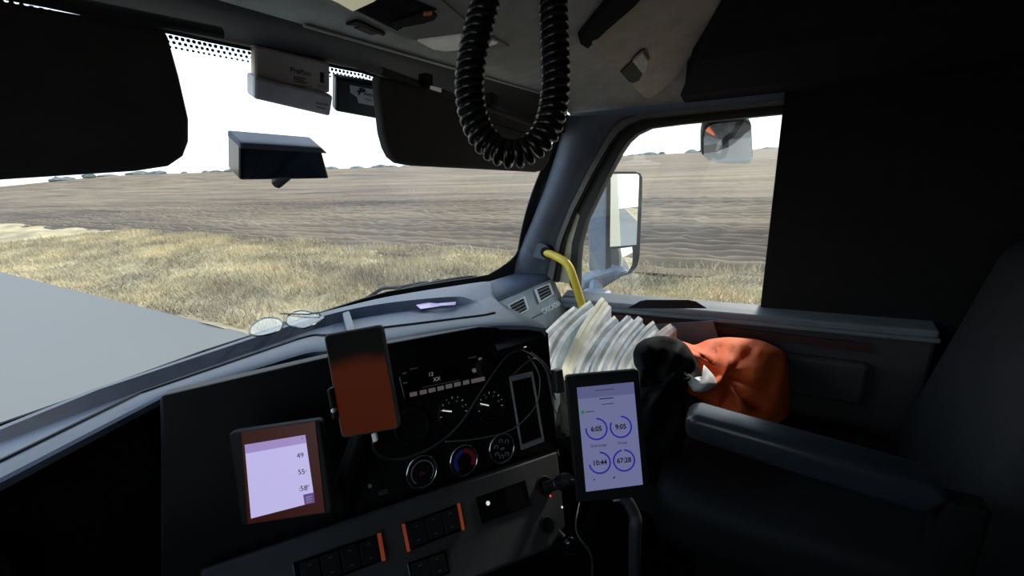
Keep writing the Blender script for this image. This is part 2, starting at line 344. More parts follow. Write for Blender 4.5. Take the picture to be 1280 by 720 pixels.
# dry grass blades, far too many to count
N = 90000
bx_ = np.random.uniform(3.6, 11.4, N); by_ = np.random.uniform(-2, 34, N)
keep = np.random.rand(N) < np.clip(0.25+1.2*vnoise(bx_*.9, by_*.7, 4), 0, 1)*np.clip((11.5-bx_)/1.0, 0.05, 1)
bx_, by_ = bx_[keep], by_[keep]; N = len(bx_)
bz = verge_height(bx_, by_) - 0.02; hh = np.random.uniform(.07, .26, N)*(0.6+.9*vnoise(bx_*.5, by_*.5, 6)); ang = np.random.uniform(0, 2*np.pi, N); ln = np.random.uniform(.05, .22, N); la = np.random.uniform(0, 2*np.pi, N)
wd = np.random.uniform(.008, .02, N)
P0 = np.stack([bx_-wd*np.cos(ang), by_-wd*np.sin(ang), bz], 1); P1 = np.stack([bx_+wd*np.cos(ang), by_+wd*np.sin(ang), bz], 1); P2 = np.stack([bx_+ln*np.cos(la), by_+ln*np.sin(la), bz+hh], 1)
vv = np.stack([P0, P1, P2], 1).reshape(-1, 3)
M_GRASS = ground_mat('straw_blades', (0.27, 0.24, 0.17), (0.52, 0.46, 0.32), (0.70, 0.64, 0.48), (1.1, .8, 1), (0.5, 0.35, 1))
o = npmesh('dry_grass', vv, np.arange(3*N).reshape(-1, 3), M_GRASS, 3); tag(o, 'pale straw coloured dry grass along the edge of the field', 'grass', kind='stuff')
tag(MB().abox((-9, -600, GZ-.3), (3.45, 600, GZ+.02)).build('road', M_ROAD), 'pale grey road shoulder under the truck', 'road', kind='structure')
tag(MB().abox((-900, -900, GZ-.6), (-9, 900, GZ-.02)).build('far_verge', M_VERGE), 'dry grass land across the road', 'land', kind='structure')
# distant trees along the crest
mb = MB()
for k in range(150):
    g = math.radians(random.uniform(15, 118)); R = random.uniform(470, 540); x, y = R*math.sin(g), R*math.cos(g)
    if x < 12: continue
    h = random.uniform(1.6, 3.8)*(0.5+vnoise(np.array([k*.0+g*9]), np.array([2.0]))[0]); wdt = random.uniform(3, 9)
    z0 = float(GZ+hill(np.array([x]), np.array([y]))[0])-.5
    ring = []
    for (s_, t_) in ((.75, 0), (1, .35), (.8, .75), (.25, 1)):
        ring.append([V((x+math.cos(q*1.05)*wdt*s_*random.uniform(.8, 1.2), y+math.sin(q*1.05)*wdt*s_*random.uniform(.8, 1.2), z0+h*t_*random.uniform(.9, 1.1))) for q in range(6)])
    vs = [q for rr_ in ring for q in rr_]; mb.add(vs, [(i*6+j, i*6+(j+1) % 6, (i+1)*6+(j+1) % 6, (i+1)*6+j) for i in range(3) for j in range(6)]+[(18, 19, 20, 21, 22, 23)])
tag(mb.build('distant_tree_line', M_FOREST), 'low line of distant bare trees on the horizon', 'trees', kind='stuff')
# the trailer behind the cab, seen in the door mirror
t = thing('trailer', (0, -10, GZ), 'cream box trailer behind the cab seen in the door mirror', 'trailer')
MB().abox((-1.27, -17, -.95), (1.27, -2.3, 2.9)).build('box_body', M_TRAILER, t, bevel=.03)
MB().abox((-1.29, -17, -1.0), (1.29, -2.3, -.93)).build('bottom_rail', M_SILVER, t)
for yy in (-15.8, -14.5):
    for s_ in (-1, 1): MB().lathe(V((s_*1.0, yy, GZ+.52)), Y_, Z_, X_, [(.2, -.13), (.5, -.14), (.52, -.1), (.52, .1), (.5, .14), (.2, .13)], 24).build('wheel', M_SEAL, t)

# ================================================================== CAB SHELL
YB = -1.7                                  # rear wall of the cab
def ceil_z(y): return min(1.74, 1.665-0.25*y)
def ceil_pt(x, y):
    z = ceil_z(y); ax = abs(x)
    if ax > .84: z -= (z-1.475)*((ax-.84)/.20)**1.5
    return V((x, y, z))
tag(MB().abox((-1.06, YB, -.06), (1.06, 1.2, 0)).build('floor', M_FLOOR), 'black rubber cab floor', 'floor', kind='structure')
G = [[ceil_pt(x, y) for x in np.linspace(-1.04, 1.04, 53)] for y in np.linspace(.60, YB, 36)]
G = [[q+Z_*.04 for q in row] for row in G[:1]]+G+[[q+Z_*.04 for q in row] for row in G[::-1]]
CEIL = tag(MB().grid(G).build('ceiling', M_HEAD, smooth=True), 'grey fabric cab headliner', 'ceiling', kind='structure')
# windshield surface
BASE = [(0, 1.10), (.22, 1.085), (.33, 1.085), (.43, 1.08), (.54, 1.065), (.64, 1.01), (.74, .945), (.80, .90), (.86, .865), (.90, .85), (1.03, .80)]
TOPY = [(0, .80), (.25, .765), (.6, .70), (1.03, .622)]
TOPZ = [(0, 1.524), (.28, 1.515), (.39, 1.493), (.7, 1.460), (1.03, 1.405)]
def ws(x, t):                              # t 0 base .. 1 top
    b = V((x, interp(BASE, x), .925)); q = V((x, interp(TOPY, x), interp(TOPZ, x)))
    return b.lerp(q, t)+V((0, .03*math.sin(math.pi*t), 0))
WS = thing('window_1', ws(0, 0), 'wide curved windshield with dotted black band along its top', 'window', kind='structure')
XS = np.linspace(-1.02, 1.02, 61)
MB().grid([[ws(x, t) for x in XS] for t in np.linspace(0, 1, 14)]).build('glass_pane', M_WINDSHIELD, WS, smooth=True)
MB().grid([[ws(x, t)-V((0, .004, 0)) for x in XS] for t in (.992, .996, 1.0)]).build('frit_band', M_SEAL, WS, solid=.002)
mb = MB()
for row, (t, rad) in enumerate(((.986, .0030), (.976, .0026), (.966, .0020))):
    x = -.6+(.005 if row % 2 else 0)
    while x < .75:
        mb.lathe(ws(x, t)-V((0, .004, 0)), X_, V((0, -.3, .95)), V((0, -.95, -.3)), [(rad, 0), (rad, .001)], 6); x += .0085
tag(mb.build('frit_dots', M_SEAL, WS), kind='stuff')
MB().grid([[ws(x, t)-V((0, .006, 0)) for x in XS] for t in (-.09, -.03, .006)]).build('lower_seal', M_SEAL, WS, solid=.004)
for s_ in (-1, 1):
    MB().grid([[ws(s_*x, t)-V((0, .006, 0)) for x in (.985-.13*max(0, 1-t/.16)**2, 1.005, 1.06)] for t in np.linspace(0, 1.12, 29)]).build('side_seal', M_SEAL, WS, solid=.004)
# header trim between headliner and windshield
rows = []
for x in np.linspace(-1.03, 1.03, 41):
    q = ws(x, 1.0); z0 = ceil_pt(x, .60).z
    zt = z0
    rows.append([V((x, .602, zt)), V((x, .615, zt-.006)), V((x, .60+(q.y-.60)*.45, (zt+q.z)/2-.004)), V((x, q.y-.03, q.z+.001)), V((x, q.y+.01, q.z+.002)), V((x, q.y+.02, q.z+.04)), V((x, .62, zt+.06))])
tag(MB().grid(rows).build('trim_1', M_HEADD, smooth=True), 'dark moulded trim above the windshield', 'trim', kind='structure')
tag(MB().tube([V((x, .598, ceil_pt(x, .60).z-.001)) for x in np.linspace(.02, .80, 30)], .0028, 6).build('trim_2', M_SILVER), 'thin bright bead along the front edge of the headliner', 'trim', kind='structure')

# passenger side frame lines, traced on the inside of the body side and carried on past the rear edge of the window
XD = 1.03
def side(pts, x): return [PX(q[0], q[1], x) for q in pts]
L1 = [(684, 352), (690, 325), (698, 298), (712, 262), (735, 216), (758, 175), (768, 160), (780, 150), (800, 144), (850, 139), (909, 133)]
L2 = [(692, 352), (697, 325), (704, 298), (718, 263), (741, 218), (763, 180), (774, 165), (786, 156), (803, 149), (850, 144), (909, 138)]
L3 = [(712, 356), (713, 330), (715, 304), (724, 272), (747, 226), (769, 186), (779, 172), (791, 162), (808, 155), (850, 149), (909, 143)]
L4 = [(721, 370), (721.5, 330), (724, 306), (732, 276), (754, 231), (775, 191), (784, 178), (795, 168), (812, 160), (850, 155), (909, 149)]
YR = -.03
def tail(P, dz=0):
    d = (P[-1]-P[-2]); return P+[P[-1]+d*((YR-P[-1].y)/d.y)]
T1, T2, T3, T4 = (tail(side(L, XD)) for L in (L1, L2, L3, L4))
def strip(A, B, x0, x1, n=1):
    mb = MB(); R = len(A)
    for i in range(R-1):
        q = [A[i].copy(), A[i+1].copy(), B[i+1].copy(), B[i].copy()]
        for z in q: z.x = x0
        mb.prism(q, (x1-x0, 0, 0))
    return mb
# a-pillar: from the windshield edge to the door seal, rounded towards the cab
L0 = [(622, 345), (640, 325), (650, 308), (664, 278), (681, 236), (694, 195), (700, 172), (702, 158), (704, 146), (704, 140), (704, 134)]
A0 = []
for i, q in enumerate(L0):
    t = i/(len(L0)-1); A0.append(ws(1.0-.0*t, min(1.0, .06+t*1.0)))
A0 = [PX(q[0], q[1], 1.005) for q in L0]
PIL = thing('trim_3', (1.02, .75, .95), 'blue grey moulded pillar trim beside the windshield', 'trim', kind='structure')
rows = []
for i in range(len(A0)-2):
    b = T1[i] if i < 9 else T1[8]
    q0 = A0[i]; q1 = b
    c = []
    for k in range(9):
        t = k/8; z = q0.lerp(q1, t); z.x = 1.005+.02*t-.035*math.sin(math.pi*min(1, t*1.15))**.8 if t < .87 else 1.005+.02*t-.0
        c.append(z)
    c = [q0+V((.05, .012, 0))]+c+[q1+V((.06, 0, 0))]
    rows.append(c)
MB().grid(rows).build('pillar_cover', M_PILLAR, PIL, smooth=True)
# handle mount plate outline on the pillar
o_ = PX(676, 314, .972)
P = [PX(*q, .985) for q in ((660, 306), (664, 303), (680, 305), (686, 310), (685, 320), (680, 325), (664, 321), (659, 316))]
MB().prism(P, (.004, 0, 0)).build('mount_cover', M_PILLAR, PIL, bevel=.001)
# fixed upper corner panel closing pillar head to headliner
tag(strip(T1, T2, XD-.012, XD+.05).build('trim_4', M_STRIP), 'pale weather strip around the passenger door opening', 'trim', kind='structure')

# passenger door
DOOR = thing('door_1', (1.0, .2, .1), 'dark passenger door with grey sill and moulded pocket', 'door', kind='structure')
def mid(A, B, t): return [x.lerp(y, t) for x, y in zip(A, B)]
strip(T2, mid(T2, T3, .28), XD+.0, XD+.05).build('door_seal', M_SEAL, DOOR)
M23 = mid(T2, T3, .28)
strip(M23[:4], T3[:4], XD+.012, XD+.05).build('inner_jamb', M_JAMB, DOOR)
strip(M23[3:], T3[3:], XD+.012, XD+.05).build('upper_jamb', M_SEAL, DOOR)
strip(T3, T4, XD-.002, XD+.05).build('window_frame', M_SEAL, DOOR)
ZS = .872
# sill ledge and door skin
MB().prism([V((1.05, .62, .845)), V((1.05, YR-.4, .868)), V((.975, YR-.4, .855)), V((.975, .62, .828))], (0, 0, -.03)).build('sill', M_SILL, DOOR, bevel=.006)
P = [PX(*q, .974) for q in ((784, 385.5), (800, 376.5), (808, 375), (862, 375), (870, 377), (884, 385.5))]
MB().prism(P, (.004, 0, 0)).build('grip_recess', M_BLACK, DOOR)
MB().prism([V((.974, .60, .80)), V((.974, YR-.4, .826)), V((.974, YR-.4, .838)), V((.974, .60, .812))], (-.012, 0, 0)).build('ledge_strip', M_SILL, DOOR, bevel=.003)
MB().abox((.985, YR-.4, -.05), (1.055, .62, .835)).build('door_skin', M_DOOR, DOOR, bevel=.01)
MB().prism([V((.985, .50, .73)), V((.985, -.3, .745)), V((.985, -.3, .62)), V((.985, .45, .60))], (-.035, 0, 0)).build('armrest_pad', M_DOOR, DOOR, bevel=.012)
MB().prism([PX(*q, .948) for q in ((770, 408), (892, 400), (900, 428), (780, 432))], (-.004, 0, 0)).build('pocket_panel', mat('pocket_grey', (.10, .10, .105), .6), DOOR, bevel=.002)
MB().abox((.955, -.35, .15), (.985, .5, .42)).build('lower_pocket', M_BLACK, DOOR, bevel=.01)
MB().prism([V((.9745, .52, .795)), V((.9745, -.3, .80)), V((.9745, -.3, .775)), V((.9745, .52, .77))], (-.004, 0, 0)).build('trim_insert', mat('dark_red_trim', (.05, .012, .012), .5), DOOR)
# panes
rear = T4[-1]
pane = [q.copy() for q in T4]+[V((0, YR, .85)), V((0, .56, .83))]
for q in pane: q.x = XD+.02
tag(MB().prism(pane, (.004, 0, 0)).build('window_2', M_DOORGLASS), 'passenger door window', 'window', kind='structure')
# rest of the body sides
MB_ = MB().abox((1.03, YB, 0), (1.08, YR, 1.60))
tag(MB_.build('wall_right', M_WALL), 'dark cab side wall behind the passenger door', 'wall', kind='structure')
tag(MB().abox((1.09, YR-.1, 1.44), (1.12, .62, 1.62)).build('trim_5', M_HEADD), 'roof rail above the passenger door', 'trim', kind='structure')
tag(MB().abox((1.035, .60, .0), (1.09, 1.2, .78)).build('trim_6', M_SEAL), 'footwell side panel ahead of the passenger door', 'trim', kind='structure')
tag(MB().abox((-1.1, 1.14, 0), (1.1, 1.2, .78)).build('wall_front', M_SEAL), 'dark firewall under the dashboard', 'wall', kind='structure')
tag(MB().abox((-1.08, YB-.05, 0), (1.08, YB, 1.80)).build('wall_back', M_WALL), 'dark rear wall of the cab', 'wall', kind='structure')
D2 = thing('door_2', (-1.05, .2, 0), 'dark driver door with tall window', 'door', kind='structure')
MB().abox((-1.08, YR-.2, .1), (-1.03, .66, .85)).build('door_skin', M_DOOR, D2, bevel=.01)
MB().prism([V((-1.03, .50, .85)), V((-1.03, .66, .85)), V((-1.03, .66, 1.0)), V((-1.03, .42, 1.45)), V((-1.03, .30, 1.45))], (-.05, 0, 0)).build('window_frame', M_SEAL, D2)
MB().abox((-1.08, YR-.2, 1.44), (-1.03, .66, 1.60)).build('header', M_HEADD, D2)
tag(MB().prism([V((-1.05, .50, .85)), V((-1.05, .30, 1.45)), V((-1.05, YR-.2, 1.45)), V((-1.05, YR-.2, .85))], (-.004, 0, 0)).build('window_3', M_DOORGLASS), 'driver door window', 'window', kind='structure')
tag(MB().abox((-1.08, YB, 0), (-1.03, YR-.2, 1.60)).build('wall_left', M_WALL), 'dark cab side wall behind the driver door', 'wall', kind='structure')
MBp = MB().prism([V((-1.005, .83, .95)), V((-1.03, .62, .95)), V((-1.03, .42, 1.47)), V((-1.005, .62, 1.42))], (-.05, 0, 0))
tag(MBp.build('trim_7', M_PILLAR, bevel=.01), 'blue grey pillar trim on the driver side', 'trim', kind='structure')
tag(MB().abox((-1.09, .60, .0), (-1.035, 1.2, .80)).build('trim_8', M_SEAL), 'footwell side panel ahead of the driver door', 'trim', kind='structure')

# ================================================================== DASHBOARD
DASH = thing('dashboard', (.3, .7, .4), 'blue grey truck dashboard with angled black control panel', 'dashboard')
ZB, ZL = .928, .985
def hoodst(back, tb, tf, lip, zs=(.928, .936, .970, .985)):
    return [PZ(*back, zs[0]), PZ(*tb, zs[1]), PZ(*tf, zs[2]), PZ(*lip, zs[3])]
ST = [[V((-.98, .86, .928)), V((-.98, .83, .936)), V((-.98, .74, .972)), V((-.98, .70, .985))],
      [V((-.58, 1.01, .928)), V((-.58, .97, .936)), V((-.58, .74, .972)), V((-.58, .66, .985))],
      [V((-.20, 1.085, .928)), V((-.20, 1.05, .936)), V((-.20, .86, .972)), V((-.20, .78, .985))],
      hoodst((371, 401), (371, 404.5), (371, 424.5), (371, 443)), hoodst((403, 390.5), (406, 394.5), (408, 419.5), (408, 437)),
      hoodst((440, 381), (441, 386), (445, 414.5), (445, 431)), hoodst((479, 372), (482, 379), (482, 409.5), (484, 425)),
      hoodst((525, 364), (525, 374), (528, 404), (525, 417.5)), hoodst((567, 357.5), (563, 371), (572, 398.5), (561, 411.5)),
      hoodst((590, 354), (580, 371.5), (604, 394.5), (602, 406.5)), hoodst((605, 352), (598, 377), (617, 391.5), (632, 405)),
      hoodst((613, 352), (614, 370), (636, 389), (658, 405.5), (.922, .930, .965, .983)), hoodst((619.5, 376), (627, 380), (652, 392), (682, 408.5), (.915, .925, .955, .976))]
DEP = [0, 0, .030, .030, .030, .030, .030, .030, .030, .022, 0, 0, 0]
NI = len(ST)
def stp(s_, r_):
    i = min(int(s_), NI-2); t = s_-i; P_ = [ST[max(0, min(NI-1, i+k))][r_] for k in (-1, 0, 1, 2)]
    a0, b0, c0, d0 = P_
    if i < 3 or i >= 9: return b0.lerp(c0, t)
    return 0.5*((2*b0)+(c0-a0)*t+(2*a0-5*b0+4*c0-d0)*t*t+(3*b0-a0-3*c0+d0)*t**3)
def sdep(s_): i = min(int(s_), NI-2); return DEP[i]*(1-(s_-i))+DEP[i+1]*(s_-i)
rows = []
for k in range((NI-1)*6+1):
    s_ = k/6; a_, b_, c_, d_ = (stp(s_, r_) for r_ in range(4)); dz = V((0, 0, -sdep(s_)))
    t1 = b_.lerp(c_, .03)+dz; t2 = b_.lerp(c_, .96)+dz; fwd = (a_-d_); fwd.z = 0; fwd.normalize()
    row = [a_, a_.lerp(b_, .9), b_, t1, t1.lerp(t2, .5), t2, c_, c_.lerp(d_, .5)+V((0, 0, .002)), c_.lerp(d_, .93)+V((0, 0, .001)), d_+V((0, 0, -.003)), d_+V((0, 0, -.012)), d_+fwd*.01+V((0, 0, -.015))]
    rows.append(row)
MB().grid([[r_[-1]+V((0, 0, -.0005)), r_[-1]+(r_[0]-r_[-1]).normalized()*.12+V((0, 0, -.03))] for r_ in rows]).build('hood_underside', M_BLACK, DASH)
core = [r_[-1]+(r_[0]-r_[-1]).normalized()*.115 for r_ in rows[::6]]+[r_[0].lerp(r_[-1], .03) for r_ in rows[::-6]]
for q in core: q.z = .885
MB().prism(core, (0, 0, -.40)).build('dash_core', M_BLACK, DASH)
HOOD = MB().grid(rows).build('hood_top', M_DASH, DASH, smooth=True)
md = HOOD.modifiers.new('es', 'EDGE_SPLIT'); md.split_angle = math.radians(38)
e_ = rows[-1]; MB().grid([e_[:10], [q+V((0, 0, -.018)) for q in e_[:10]]]).build('hood_end', M_DASH, DASH)
MB().grid([[q+V((0, 0, -.019)) for q in e_[:11]], [q+V((-.10, .06, -.021)) for q in e_[:11]]]).build('hood_underside', M_BLACK, DASH)
MB().tube([stp(k/6, 2)+V((0, -.004, .0008)) for k in range(9, 61)], .0042, 6).build('tray_slot', M_BLACK, HOOD)
c0 = stp(4.75, 1).lerp(stp(4.75, 2), .04); c1 = stp(4.85, 1).lerp(stp(4.85, 2), .95)
MB().prism([c0+V((-.012, 0, -.022)), c0+V((.012, 0, -.022)), c1+V((.012, 0, -.022)), c1+V((-.012, 0, -.022))], (0, 0, .020)).build('tray_divider', M_DASH, HOOD, bevel=.003)
e0 = ST[11][0]; k1 = ST[12][0]
# passenger side top wing
ptl = PZ(616, 378, .893); ptr = PZ(691, 346, .893)
mb = MB(); bk = [PZ(604, 353, .920), PZ(613, 351.5, .918), PZ(640, 343, .916), PZ(665, 336, .914), PZ(692, 334, .912)]
fr_ = [PZ(604, 384, .905), ptl, ptl.lerp(ptr, .36), ptl.lerp(ptr, .70), ptr]
mb.grid([bk, [x.lerp(y, .55)+V((0, 0, .003)) for x, y in zip(bk, fr_)], [x.lerp(y, .9)+V((0, 0, .002)) for x, y in zip(bk, fr_)], [q+V((0, 0, -.004)) for q in fr_], [q+V((0, .004, -.014)) for q in fr_], [q+V((0, .05, -.016)) for q in fr_]])
mb.build('wing_top', M_DASH, DASH, smooth=True)
# passenger fascia: silver panel with two vents
fu = (ptr-ptl).normalized()
pb = PX(706, 380, 1.0); fv0 = (ptr-pb); fv = (fv0-fu*fv0.dot(fu)).normalized(); fn = fu.cross(fv)
if fn.dot(CAM-ptr) < 0: fn = -fn
def onF(px, py, h=0.0): return PL(px, py, ptr+fn*h, fn)
FAS = MB().prism([onF(600, 387), onF(692, 347.5), onF(706, 378), onF(612, 424)], -fn*.03).build('vent_fascia', M_SILVER, DASH, bevel=.004)
MB().prism([onF(612, 424.5, .004), onF(706, 378.5, .004), onF(716, 393, -.006), onF(625, 442, -.006)], -fn*.04).build('fascia_rail', M_SILVER, DASH, bevel=.005)
MB().prism([onF(625, 443, -.012), onF(716, 394, -.012), onF(722, 408, -.012), onF(640, 470, -.012)], -fn*.04).build('lower_fascia', mat('pale_fascia', (.40, .42, .36), .5), DASH, bevel=.004)
def vent(quad, parent, nsl, m_fr, nrm, on_, name='air_vent', hv=False):
    q = [on_(*z, .004) for z in quad]; c = sum(q, V())/4
    fr_ = MB()
    inner = [c+(z-c)*(.86 if hv else .79) for z in q]
    for i in range(4):
        j = (i+1) % 4; fr_.prism([q[i], q[j], inner[j], inner[i]], nrm*.006)
    vo = fr_.build(name, m_fr, parent, bevel=.0015)
    MB().prism([z-nrm*.001 for z in inner], nrm*.002).build('vent_cavity', M_BLACK, vo)
    for k in range(nsl):
        t = (k+.7)/(nsl+.4)
        if hv: a_, b_ = inner[0].lerp(inner[1], t), inner[3].lerp(inner[2], t); e_ = (inner[1]-inner[0]).normalized()
        else: a_, b_ = inner[0].lerp(inner[3], t), inner[1].lerp(inner[2], t); e_ = (inner[3]-inner[0]).normalized()
        w_ = (inner[3]-inner[0]).length/(nsl*9) if not hv else (inner[1]-inner[0]).length/(nsl*6)
        MB().prism([a_-e_*w_+nrm*.001, b_-e_*w_+nrm*.001, b_+e_*w_+nrm*.001, a_+e_*w_+nrm*.001], nrm*.004).build('slat', M_BLACK if hv else M_GREYP, vo)
    return vo
vent([(667.5, 362), (686.5, 354), (691.5, 368.5), (673.5, 379.5)], DASH, 3, M_FRAME, fn, onF)
vent([(633, 382), (655, 371), (660.5, 388), (640, 399)], DASH, 3, M_FRAME, fn, onF)
tu = (onF(703, 376)-onF(678, 389)).normalized(); tv = fn.cross(tu)
text('fascia_lettering', 'CASCADIA', onF(689.5, 384.2, .007), tu, tv, .026, M_FRAME, DASH, sx=1.0, bold=.025)

# angled control panel facing the driver
hp = (FW + RT*(898/F) - UP*((268-360)/F)).normalized()
az = math.atan2(hp.x, hp.y); na = V((math.sin(az+math.pi/2), math.cos(az+math.pi/2), 0))
tl = math.radians(15); vdn = (V((0, 0, -1))*math.cos(tl)+na*math.sin(tl)); vdn = (vdn-hp*vdn.dot(hp)).normalized()
pn = vdn.cross(hp).normalized()
if pn.dot(CAM-D(577, 573, .88)) < 0: pn = -pn
PO = D(577, 573, .86); pv = -vdn; pu = hp
def onP(px, py, h=0.0): return PL(px, py, PO+pn*h, pn)
pan = [onP(200, 495), onP(371, 455), onP(480, 430), onP(600, 408), onP(660, 410), onP(684, 414), onP(697, 570), onP(560, 620), onP(440, 660), onP(200, 745)]
PAN = MB().prism(pan, -pn*.06).build('control_panel', M_PANEL, DASH, bevel=.004)
k_ = .86/F                                   # metres per pixel on the panel
# radio with display and buttons
RAD = MB().prism([onP(497, 470, .001), onP(614, 444, .001), onP(620, 478, .001), onP(505, 502, .001)], pn*.006).build('radio', M_GLOSS, DASH, bevel=.002)
for (x0, y0, x1, y1) in ((512, 493.5, 520.5, 491.7), (524.5, 490.8, 532.5, 489.2), (535.5, 488.4, 543.5, 486.6), (546.5, 486, 554, 484.2), (557, 483.4, 564.5, 481.7), (567.5, 481, 575, 479.3), (578.5, 478.6, 585.5, 477), (589, 476.5, 605, 473)):
    MB().prism([onP(x0, y0-2.4, .0075), onP(x1, y1-2.4, .0075), onP(x1+.4, y1+2.4, .0075), onP(x0+.4, y0+2.4, .0075)], pn*.003).build('button', M_BTN, RAD)
text('display_digits', '12', onP(538.5, 468, .0075), pu, pv, .0105, M_DISP, RAD); text('display_digits', 'XX', onP(546, 474, .0075), pu, pv, .0105, M_DISP, RAD)
for (x, y, r_) in ((600, 449, 2.4), (592.5, 463, 2.8)): MB().lathe(onP(x, y, .0075), pu, pv, pn, [(r_*k_, 0), (r_*k_, .003), (r_*k_*.7, .005)], 14).build('push_button', M_BTN, RAD, smooth=False)
MB().lathe(onP(604, 459, .0075), pu, pv, pn, [(12*k_, 0), (11*k_, .014), (8*k_, .016)], 28).build('tuning_knob', M_BLACK, RAD)
MB().prism([onP(585, 447, .0075), onP(595, 445, .0075), onP(595, 446.5, .0075), onP(585, 448.5, .0075)], pn*.001).build('display_mark', M_GREYP, RAD)
MB().prism([onP(512, 461, .0075), onP(522, 459, .0075), onP(522, 460.3, .0075), onP(512, 462.3, .0075)], pn*.001).build('display_mark', M_GREYP, RAD)
for (x, y) in ((503, 466), (504, 478)):
    MB().prism([onP(x, y, .0075), onP(x+5, y-1, .0075), onP(x+5, y+1, .0075), onP(x, y+2, .0075)], pn*.001).build('display_mark', M_GREYP, RAD)
MB().prism([onP(528, 484, .0075), onP(575, 474.5, .0075), onP(575, 475.2, .0075), onP(528, 484.7, .0075)], pn*.0008).build('display_mark', M_GREYP, RAD)
# gauges
def gauge(cx, cy, na_deg, icon=True, lit=True):
    o = onP(cx, cy, .001); R = 21*k_
    g = MB().lathe(o, pu, pv, pn, [(R, 0), (R, .009), (R*.93, .010), (R*.90, .003), (0.0005, .003)], 36).build('gauge', M_BLACK, DASH)
    q = o+pn*.0035
    if lit:
        for j in range(9):
            an = math.radians(-100+j*25); d_ = pu*math.sin(an)+pv*math.cos(an); s_ = pn.cross(d_)
            l_ = .82 if j % 2 else .76
            MB().prism([q+d_*R*.88-s_*.0006, q+d_*R*.88+s_*.0006, q+d_*R*l_+s_*.0006, q+d_*R*l_-s_*.0006], pn*.0006).build('tick', M_DISP, g)
        for j in range(4):
            an = math.radians(-70+j*48); d_ = pu*math.sin(an)+pv*math.cos(an)
            MB().box(q+d_*R*.62, pu, pv, pn, .0018, .0020, .0003).build('dial_mark', M_GREYP, g)
        an = math.radians(na_deg); d_ = pu*math.sin(an)+pv*math.cos(an); s_ = pn.cross(d_)
        MB().prism([q+d_*R*.75-s_*.0008+pn*.001, q+d_*R*.75+s_*.0008+pn*.001, q-d_*R*.12+s_*.0014+pn*.001, q-d_*R*.12-s_*.0014+pn*.001], pn*.001).build('needle', M_LEDW, g)
        MB().lathe(q, pu, pv, pn, [(.005, 0), (.005, .004), (.003, .005)], 14).build('hub', M_BLACK, g)
gauge(566, 514, -72); gauge(612, 507, -66); gauge(514, 532, 0, lit=False)
# climate knobs
def knob(cx, cy, kind):
    o = onP(cx, cy, .001); R = 18.5*k_
    g = MB().lathe(o, pu, pv, pn, [(R*1.02, 0), (R, .012), (R*.88, .014)], 40).build('climate_knob', M_BLACK, DASH)
    MB().tube([o+pn*.012+(pu*math.cos(z)+pv*math.sin(z))*R*.97 for z in np.linspace(0, 2*math.pi, 49)], .0026, 8, cap=False).build('chrome_ring', M_CHROME, g, smooth=True)
    q = o+pn*.0145
    if kind == 0:
        MB().arc(q, pu, pv, pn, R*.70, R*.76, -140, 140, 0, .0006).build('scale_ring', M_GREYP, g)
        text('fan_icon', 'o-', q, pu, pv, .014, M_RED, g)
    elif kind == 1:
        MB().arc(q, pu, pv, pn, R*.52, R*.80, -135, -5, 0, .0006).build('cold_scale', M_BLU, g); MB().arc(q, pu, pv, pn, R*.52, R*.80, 0, 130, 0, .0006).build('warm_scale', M_RED, g)
    else:
        for j, an in enumerate((-120, -65, -10, 45, 150, 195)):
            d_ = pu*math.sin(math.radians(an))+pv*math.cos(math.radians(an)); MB().arc(q+d_*R*.55, pu, pv, pn, R*.10, R*.17, -120, 150, 0, .0006, 12).build('mode_icon', M_GREYP, g)
        MB().box(q, pu, pv, pn, .004, .002, .0004).build('mode_icon', M_GREYP, g)
    d_ = pu*math.sin(math.radians((-150, 190, 180)[kind]))+pv*math.cos(math.radians((-150, 190, 180)[kind])); MB().lathe(o+d_*R*1.06, pu, pv, pn, [(.0018, 0), (.0018, .003)], 10).build('indicator', M_LEDW, g)
knob(525, 587.5, 0); knob(577, 573.5, 1); knob(624, 558.5, 2)
# tall side vent
vent([(635.5, 470.5), (664.5, 464), (679, 551), (650.5, 562)], DASH, 5, M_GREYP, pn, onP, hv=True)
MB().lathe(onP(462, 607), pu, pv, pn, [(2*k_, 0), (2*k_, .004)], 10).build('small_lamp', M_GREYP, DASH)
MB().box(onP(479, 615, .002), pu, pv, pn, .008, .004, .003).build('small_switch', M_BAND, DASH, bevel=.001)

# lower charcoal band with switch banks
bt = math.radians(40); bdn = (V((0, 0, -1))*math.cos(bt)+na*math.sin(bt)); bdn = (bdn-hp*bdn.dot(hp)).normalized(); bn = bdn.cross(hp).normalized()
if bn.dot(CAM-PO) < 0: bn = -bn
BO = onP(560, 612, .03)
def onB(px, py, h=0.0): return PL(px, py, BO+bn*h, bn)
bu, bv = hp, -bdn
BAND = MB().prism([onB(250, 712), onB(371, 672), onB(440, 648), onB(560, 608), onB(645, 580), onB(697, 562), onB(708, 660), onB(690, 685), onB(600, 722), onB(520, 760), onB(250, 860)], -bn*.05).build('lower_band', M_BAND, DASH, bevel=.006)
MB().prism([onB(250, 711), onB(371, 671), onB(560, 607), onB(697, 561), onP(699, 566, -.02), onP(560, 612, -.02), onP(371, 675, -.02), onP(250, 720, -.02)], V((0, 0, -.01))).build('band_ledge', M_BAND, DASH)
